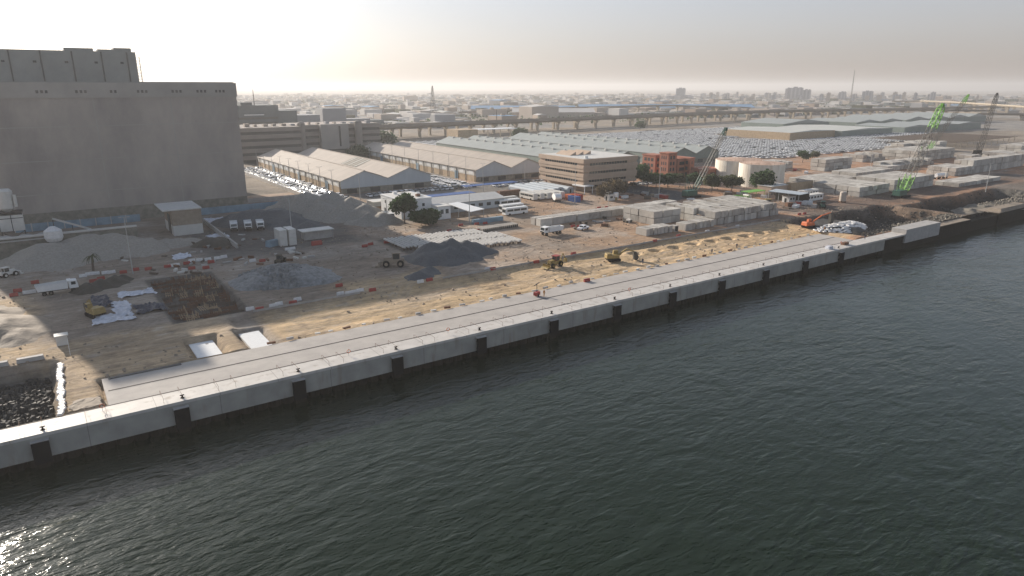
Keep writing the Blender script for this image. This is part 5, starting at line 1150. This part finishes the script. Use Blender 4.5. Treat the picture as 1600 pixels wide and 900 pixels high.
cloth('plastic_sheet', 'pale crumpled sheeting on the ground behind the low slanting wall', 'sheet', 50, 58, 278, 288, flat, M['tarp'], .5, .6, 24)
cloth('plastic_sheet', 'small pale sheeting beside the shaded road behind the rebar pit', 'sheet', 30, 35, 222, 229, flat, M['tarp'], .5, .5, 25)
cloth('tarp_sheet', 'tan canvas sheet beside the cope at the left quay end', 'sheet', -1.5, 5.5, 122, 126.5, flat, M['soil'], .12, .5, 15)
for s0, s1, n0, n1, lab in ((20, 24.6, 136.5, 146.5, 'white concrete pad in the left pit behind the quay deck'), (30, 34.2, 136, 147, 'white concrete pad in the right pit behind the quay deck')):
    b = MB(); b.box(-(s1 - s0) / 2, (s1 - s0) / 2, -(n1 - n0) / 2, (n1 - n0) / 2, 0, .5); tag(b.build('concrete_pad', M['white'], None, ((s0 + s1) / 2, (n0 + n1) / 2, -1.5)), lab, 'concrete pad')
GR = 'rusty reinforcement bars in the open pit'
for i in range(90):
    x = random.uniform(21, 34.5); y = random.uniform(161, 200); b = MB(); a = random.choice((0, math.pi / 2)) + random.uniform(-.15, .15); L = random.uniform(2, 5)
    [b.bar((-L / 2, q, .1), (L / 2, q, .15), .16) for q in (-.5, 0, .5, 1.0)]; [b.bar((q * L / 2, -.5, 0), (q * L / 2, -.5, 1.3), .14) for q in (-.8, -.3, .3, .8)]; [b.bar((q * L / 2, -.7, .3), (q * L / 2, 1.1, .3), .14) for q in (-.8, 0, .8)]
    o = b.build('rebar_mat', M[random.choice(('rust', 'rust', 'bark', 'wall_tan'))], None, (x, y, hgt(x, y) + random.uniform(.15, .6)), a); tag(o, 'rusty or timber reinforcement frame lying in the dark open pit', 'rebar frame', GR)
for i in range(64):
    x, y = (25 + random.uniform(-4, 40), 207 + random.uniform(-7, 9)) if i < 34 else (random.uniform(16, 62), random.uniform(228, 250))
    b = MB(); b.box(-random.uniform(.4, 1.6), random.uniform(.4, 1.6), -.3, .3, 0, random.uniform(.2, .8)); tag(b.build('timber_stack', M[random.choice(('offwhite', 'rust', 'bark', 'concrete'))], None, (x, y, .02), random.random() * 3), 'small stack of boards or formwork beside the shaded road', 'board stack', 'board stacks beside the shaded road')
for i in range(40):
    x, y = random.uniform(158, 232), random.uniform(193, 199) if i % 2 else random.uniform(184, 192); m_ = random.choice(('rust', 'mud', 'concrete', 'bark', 'rust'))
    b = MB(); b.box(-random.uniform(.6, 2), random.uniform(.6, 2), -.4, .4, 0, random.uniform(.4, 1.1)); tag(b.build('scrap_frame', M[m_], None, (x, y, .02), random.random() * 3), 'dark steel formwork scrap along the long block row', 'scrap frame', 'formwork scraps along the long block row')
for i in range(44):
    x, y = random.choice(((random.uniform(236, 300), random.uniform(196, 214)), (random.uniform(222, 245), random.uniform(222, 240)), (random.uniform(300, 420), random.uniform(236, 262)), (random.uniform(262, 300), random.uniform(166, 176))))
    b = MB(); b.box(-random.uniform(.8, 2.6), random.uniform(.8, 2.6), -.9, .9, 0, random.uniform(.5, 1.8)); tag(b.build('material_crate', M[random.choice(('rust', 'offwhite', 'concrete', 'bark', 'soil', 'white', 'red'))], None, (x, y, .02), random.random() * 3), 'small stack of building material on the red soil of the far yard', 'material stack', 'material stacks on the red soil')
# rusty pieces along the sand side of the deck
for i in range(46):
    x = 34 + i * 4.1 + random.uniform(-1, 1); b = MB(); b.box(-random.uniform(.3, .9), random.uniform(.3, .9), -.25, .25, 0, random.uniform(.2, .6)); mk_ = random.choice(('rust', 'concrete', 'concrete', 'offwhite')); tag(b.build('edge_block', M[mk_], None, (x, 134.5 + random.uniform(-.1, .6), -.05), random.uniform(-.3, .3)), f"small {dict(rust='rusty', concrete='grey', offwhite='pale')[mk_]} block, {nth(i + 1)} from the left along the inner edge of the quay deck", 'edge block', 'blocks along the inner deck edge')
b = MB(); b.box(0, 12, -.5, .3, -.1, .0)
tag(b.build('deck_trench', M['dark'], None, (4.5, 133.6, .12)), 'dark open duct end at the left corner of the quay deck', 'duct')
b = MB(); b.box(-1, 1, -.9, .9, 0, 2.0); b.box(-1.2, 1.2, -1.1, 1.1, 2.0, 2.15); tag(b.build('guard_box', M['offwhite'], None, (*ground_at(98, 538), 0)), 'small pale guard box above the dark left basin', 'guard box')
for i in range(8):
    x = -46 + i * 5.6; b = MB(); b.box(-2.2, 2.2, -.6, .6, 0, .8, 0, .1, .1); tag(b.build('concrete_kerb', M['concrete'], None, (x, 151.5, .02)), 'pale concrete kerb block along the top of the left basin', 'kerb block', 'kerb blocks above the left basin')
b = MB(); b.bar((0, 0, 0), (0, 0, 3.4), .12); tag(b.build('survey_pole', M['white'], None, (*ground_at(110, 555), 0)), 'thin white survey pole on the sand near the left basin', 'pole')

# ------------------------------------------------------------------ people
def person(px, py, label, m_='vest', z=0, lean=0.0):
    x, y = ground_at(px, py, z); me = bpy.data.meshes.new('person')
    V = [(0, 0, .95), (0, 0, 1.2), (lean * .3, 0, 1.42), (lean * .4, 0, 1.55), (lean * .5, 0, 1.68), (.02, .1, .88), (.05, .12, .5), (0, .13, .06), (-.02, -.1, .88), (.08, -.12, .5), (.02, -.13, .06), (lean * .3, .2, 1.38), (.05, .27, 1.1), (.16, .27, .88), (lean * .3, -.2, 1.38), (.04, -.27, 1.1), (.14, -.27, .88), (.14, .14, .04), (.16, -.14, .04)]
    E_ = [(0, 1), (1, 2), (2, 3), (3, 4), (0, 5), (5, 6), (6, 7), (0, 8), (8, 9), (9, 10), (2, 11), (11, 12), (12, 13), (2, 14), (14, 15), (15, 16), (7, 17), (10, 18)]
    R_ = [.15, .15, .15, .06, .11, .1, .075, .05, .1, .075, .05, .07, .05, .04, .07, .05, .04, .045, .045]
    me.from_pydata(V, E_, []); me.materials.append(M[m_]); o = link('person', me, None, (x, y, z), random.random() * 6)
    md = o.modifiers.new('skin', 'SKIN'); sv = me.skin_vertices[0].data
    for i, r in enumerate(R_): sv[i].radius = (r, r)
    sv[0].use_root = True; sb = o.modifiers.new('sub', 'SUBSURF'); sb.levels = 1; sb.render_levels = 1
    return tag(o, label, 'person')
person(1004, 412, 'person in dark clothes standing on the sand right of the excavator', 'skin', -.55)
person(1112, 397, 'person in dark clothes bending on the sand beside the deck', 'skin', -.55, .6)
person(1151, 388, 'person in dark clothes standing on the far sand strip', 'skin', -.55)
person(850, 463, 'person in orange clothes beside the red lighting cart', 'vest', 0)
person(1351, 374, 'person in dark clothes standing on the cope near the raised block', 'skin', 0)
person(1288, 361, 'person in pale clothes standing below the orange excavator arm', 'vest', 0)
person(1295, 361, 'person in dark clothes among the group beside the sandbags', 'skin', 0)
person(1300, 361.5, 'person in dark clothes nearest the sandbag mound', 'skin', 0)

# ------------------------------------------------------------------ viaducts
def viaduct(pts, w_, th, label, step=34, pier=True, name='viaduct', off=0, mt='viaduct', pw=1.1):
    o = empty(name, (0, 0, 0), 0, label, 'viaduct'); P3 = [Vector(p) for p in pts]; b = MB(); L_, R_ = [], []
    for i, p in enumerate(P3):
        d = (P3[min(i + 1, len(P3) - 1)] - P3[max(i - 1, 0)]); n_ = Vector((-d.y, d.x, 0)).normalized() * w_ / 2; L_.append(p + n_); R_.append(p - n_)
    for i in range(len(P3) - 1):
        a, b_, c, d = L_[i], L_[i + 1], R_[i + 1], R_[i]; dn = Vector((0, 0, -th)); up = Vector((0, 0, .9)); k = .35
        ai, bi, ci, di = [q + (m_ - q) * k for q, m_ in ((a, P3[i]), (b_, P3[i + 1]), (c, P3[i + 1]), (d, P3[i]))]
        b.add([a, b_, c, d, ai + dn, bi + dn, ci + dn, di + dn, a + up, b_ + up, c + up, d + up], [(3, 2, 1, 0), (4, 5, 6, 7), (0, 1, 5, 4), (2, 3, 7, 6), (0, 8, 9, 1), (3, 2, 10, 11)])
    b.build('deck', M[mt], o)
    if pier:
        acc = step * .5
        for i in range(len(P3) - 1):
            seg = (P3[i + 1] - P3[i]); Ls = seg.length
            while acc < Ls:
                q = P3[i] + seg * (acc / Ls); b = MB(); zt = q.z - th; b.box(-pw, pw, -pw * 1.3, pw * 1.3, 0, zt * .62); b.add([(-pw, -pw * 1.3, zt * .62), (pw, -pw * 1.3, zt * .62), (pw, pw * 1.3, zt * .62), (-pw, pw * 1.3, zt * .62), (-pw, -w_ * .32, zt), (pw, -w_ * .32, zt), (pw, w_ * .32, zt), (-pw, w_ * .32, zt)], [(0, 1, 5, 4), (1, 2, 6, 5), (2, 3, 7, 6), (3, 0, 4, 7), (4, 5, 6, 7)])
                b.build('pier', M['pier'], o, (q.x, q.y, 0)); acc += step
            acc -= Ls
    return o
via = [(150, 622, 11.5), (318, 644, 12), (457, 660, 12), (617, 674, 12), (822, 691, 12.5), (1030, 683, 13), (1232, 623, 13), (1330, 520, 12.5)]
viaduct(via, 13, 2.0, 'long grey viaduct on pale piers, the nearer carriageway', 33)
viaduct([(x + 4, y + 24, z) for x, y, z in via[:6]] + [(1300, 640, 13), (1900, 560, 14)], 13, 2.0, 'long grey viaduct on pale piers, the farther carriageway', 37)
viaduct([(620, 1060, 8), (800, 1000, 14), (1000, 930, 17), (1150, 860, 12)], 12, 2.0, 'far elevated ramp climbing behind the long viaduct', 40)
r0 = [(*ground_at(1395, 158, 16), 16), (*ground_at(1440, 157.5, 17), 17), (*ground_at(1500, 160, 18), 18), (*ground_at(1560, 164, 17), 17), (*ground_at(1640, 169, 16), 16), (*ground_at(1760, 176, 16), 16)]
viaduct(r0, 12, 2.2, 'sunlit cream flyover ramp on tall piers at the far right', 70, mt='pier', pw=2)
r1 = [(*ground_at(1468, 168, 9), 9), (*ground_at(1490, 176, 9), 9), (*ground_at(1530, 177, 10), 10), (*ground_at(1600, 178, 10), 10), (*ground_at(1700, 181, 10), 10)]
viaduct(r1, 14, 2.4, 'lower curving ramp beneath the cream flyover', 60, pw=2)

# ------------------------------------------------------------------ far sheds and city
def shed(x0, x1, y0, y1, h, roofm, wallm, label, ridge=2.5, name='industrial_shed'):
    o = empty(name, (x0, y0, 0), 0, label, 'shed'); W, D = x1 - x0, y1 - y0
    b = MB(); b.box(0, W, 0, D, 0, h); b.build('wall', M[wallm], o); b = MB()
    nbay = max(1, int(W / 55))
    for k in range(nbay):
        a, c = W * k / nbay, W * (k + 1) / nbay; m_ = (a + c) / 2; b.prism([(a, h), (c, h), (m_, h + ridge)], -.5, D + .5)
    b.build('roof', M[roofm], o); return o
shed(612, 690, 408, 486, 7, 'roof_pale', 'wall_tan', 'wide pale roofed shed inside the huge car lot', 1.5)
shed(690, 790, 400, 482, 6.5, 'roof_pale', 'gable_green', 'wide pale roofed shed right of the first in the car lot', 1.5)
shed(800, 990, 392, 450, 7, 'roof_grey', 'gable_green', 'long green grey shed beyond the car lot on the right', 2)
shed(735, 830, 500, 560, 8, 'roof_grey', 'gable_green', 'green roofed shed in front of the viaduct piers', 4)
shed(960, 1200, 470, 560, 8, 'roof_grey', 'gable_green', 'very long green roofed shed near the viaduct on the right', 4)
shed(840, 950, 470, 540, 8, 'roof_grey', 'gable_green', 'green roofed shed between the pale shed and the longest shed', 3)
o = empty('rebar_yard_shed', (640, 272, 0), 0, 'low open brown steel stock yard behind the far blocks', 'stock yard')
b = MB(); [b.box(x, x + 1.2, 0, 70, 4.6, 5.0, 0) for x in np.arange(0, 130, 3.0)]; b.build('roof', M['bark'], o); b = MB(); [b.bar((x, -.5, 0), (x, -.5, 4.6), .6) for x in range(2, 130, 12)]; b.build('frame', M['pier'], o)
shed(905, 960, 222, 268, 9, 'cityA', 'gable_green', 'cream roofed shed at the far right behind the cranes', 2)
o = empty('flat_hall', (230, 565, 0), 0, 'brown brick hall with a long white canopy before the viaduct', 'hall'); b = MB(); b.box(0, 22, 0, 22, 0, 11); b.build('wall', M['wall_tan'], o)
for x0, x1 in ((0, 22),): pass
o.location = (*ground_at(716, 222), 0)
b = MB(); b.box(20, 75, 10, 26, 9.5, 10.1); b.build('canopy', M['white'], o)
b = MB(); [b.bar((x, 18, 0), (x, 18, 9.5), .8) for x in (30, 45, 60, 72)]; b.build('post', M['pier'], o)
# scattered sheds between 700 m and 2 km
def outside(px, py): return not (360 < px < 1750)
rr = random.Random(5); cnt = 0
specs = []
while cnt < 110:
    px = rr.uniform(385, 1690); py = 152 + 44 * rr.random() ** 1.6
    x, y = ground_at(px, py)
    if y < 735 and x < 1250: continue
    if math.hypot(x, y) < 780 or (x > 620 and x < 1250 and y < 1020 and 1 and abs(y - 960) > 400): continue
    if px < 470 and py > 168: continue
    if any(abs(x - a) < (w0 + 40) * .6 and abs(y - c) < (w0 + 40) * .5 for a, c, w0 in specs): continue
    w_ = rr.uniform(16, 60); specs.append((x, y, w_)); d = rr.uniform(16, 45); h = rr.uniform(5, 11) if rr.random() < .8 else rr.uniform(12, 20)
    c = rr.choice(('cityA', 'cityB', 'cityC', 'cityC', 'cityD', 'cityB', 'cityE', 'roof_pale')); b = MB()
    b.box(-w_ / 2, w_ / 2, -d / 2, d / 2, 0, h, 0)
    rk_ = 'low pitched' if rr.random() < .6 else 'flat'
    if rk_ == 'low pitched': b.prism([(-w_ / 2, h), (w_ / 2, h), (0, h + 2)], -d / 2, d / 2, 1)
    else: b.box(-w_ / 2 + 1, w_ / 2 - 1, -d / 2 + 1, d / 2 - 1, h, h + .5, 1); b.box(-3, 3, -2, 2, h + .5, h + 3, 0)
    o = b.build('far_shed', [M[rr.choice(('cityA', 'cityB', 'cityE'))], M[c]], None, (x, y, 0), rr.choice((0, 0, .15, -.2)))
    tag(o, f"{'small' if w_ < 35 else 'wide'} hazy shed with {rk_} {dict(cityA='cream', cityB='grey', cityC='pale', cityD='blue', cityE='brown', roof_pale='pale')[c]} roof, beyond the viaduct", 'shed', 'hazy sheds beyond the viaduct'); cnt += 1
# long blue roofs
for px0, px1, py, lab in ((735, 900, 178, 'long pale blue roofed factory hall in the haze, left one'), (905, 1180, 175, 'long pale blue roofed factory hall in the haze, right one'), (800, 930, 184, 'white roofed hall just beyond the viaduct')):
    a = ground_at(px0, py); c = ground_at(px1, py); L = math.hypot(c[0] - a[0], c[1] - a[1]); rz = math.atan2(c[1] - a[1], c[0] - a[0])
    b = MB(); b.box(0, L, 0, 60, 0, 9, 0); b.add([(0, -1, 9), (L, -1, 9), (L, 30, 15), (0, 30, 15), (L, 61, 9), (0, 61, 9)], [(0, 1, 2, 3), (3, 2, 4, 5)], 1)
    tag(b.build('factory_hall', [M['cityA'], M['cityD'] if 'blue' in lab else M['cityC']], None, (*a, 0), rz), lab, 'factory hall')
# skyline towers
cityL = 'pale apartment block on the hazy skyline'
def city(px, w_px, top, dist, m_, label, group, base=157):
    u = (px - 800) / F; ang = math.atan(u / math.cos(PITCH) * 1.0); x = dist * math.sin(YAW + ang * .985); y = dist * math.cos(YAW + ang * .985)
    dep = dist * math.cos(ang); hh = H + (136 - top) / F * dep * 1.04; w_ = w_px / F * dep; hh = max(hh, 10)
    b = MB(); b.box(-w_ / 2, w_ / 2, -w_ * .4, w_ * .4, 0, hh); b.box(-w_ * .2, w_ * .1, -w_ * .2, w_ * .1, hh, hh + hh * .06 + 1); b.box(w_ * .2, w_ * .4, -w_ * .1, w_ * .3, hh, hh + 2)
    tag(b.build('apartment_tower', M[m_], None, (x, y, 0), -YAW - ang), label, 'building', group)
for px, w_, top, lab in ((1047, 14, 138, 'solitary tall hazy block on the left of the skyline'), (1046, 40, 148, 'low wide podium below the solitary hazy block'), (1205, 9, 138, 'left tower of the tall hazy cluster'), (1216, 20, 137, 'broad middle block of the tall hazy cluster'), (1232, 12, 140, 'right tower of the tall hazy cluster'), (1322, 15, 142, 'dark square block near the tall thin mast'), (670, 26, 150, 'faint grey block left of the lattice radio tower'), (1366, 12, 147, 'small hazy tower on the right of the skyline'), (1285, 10, 143, 'hazy tower between the tall cluster and the thin mast')):
    city(px, w_, top, 2900, 'facB', lab, None)
for k in range(78):
    px = rr.uniform(1080, 1420) if k < 62 else rr.uniform(850, 1600); city(px, rr.uniform(3, 8), rr.uniform(143, 150) if k < 62 else rr.uniform(148, 152), rr.uniform(2500, 3600), rr.choice(('facA', 'facA', 'facB', 'cityA')), cityL, 'apartment blocks on the hazy skyline')
# flat town that nobody could count
tb = MB()
for _ in range(9000):
    px = rr.uniform(370, 1690); t_ = rr.random(); dist = 900 * (5.2 ** (t_ ** .85)); u = (px - 800) / F; a = YAW + math.atan(u); x = dist * math.sin(a); y = dist * math.cos(a)
    if y < 760 or (720 < px < 1190 and dist < 1250): continue
    w_ = rr.uniform(4, 16); d = rr.uniform(5, 16); h = rr.uniform(3, 7) if rr.random() < .93 else rr.uniform(8, 15); tb.box(x - w_, x + w_, y - d, y + d, 0, h, rr.choice((0, 0, 1, 2, 2, 3, 4, 5)))
tag(tb.build('town_mass', [M['cityA'], M['cityB'], M['cityC'], M['cityE'], M['slate'], M['leaf2']]), None, None, None, 'stuff')
# low scattered town greenery
tb = MB()
for _ in range(3500):
    px = rr.uniform(370, 1690); dist = 860 * (4.4 ** rr.random()); a = YAW + math.atan((px - 800) / F); cx = dist * math.sin(a); cy = dist * math.cos(a)
    if cy < 760: continue
    for q in range(5):
        p = Vector((cx + rr.gauss(0, 4), cy + rr.gauss(0, 3), rr.uniform(1, 6))); s_ = rr.uniform(1.2, 2.6); u_ = Vector((rr.gauss(0, 1), rr.gauss(0, 1), rr.gauss(0, 1))).normalized(); v_ = u_.cross(Vector((rr.gauss(0, 1), .3, 1))).normalized()
        tb.add([p - u_ * s_, p + v_ * s_, p + u_ * s_, p - v_ * s_], [(0, 1, 2, 3)])
tag(tb.build('distant_foliage', M['leaf']), None, None, None, 'stuff')
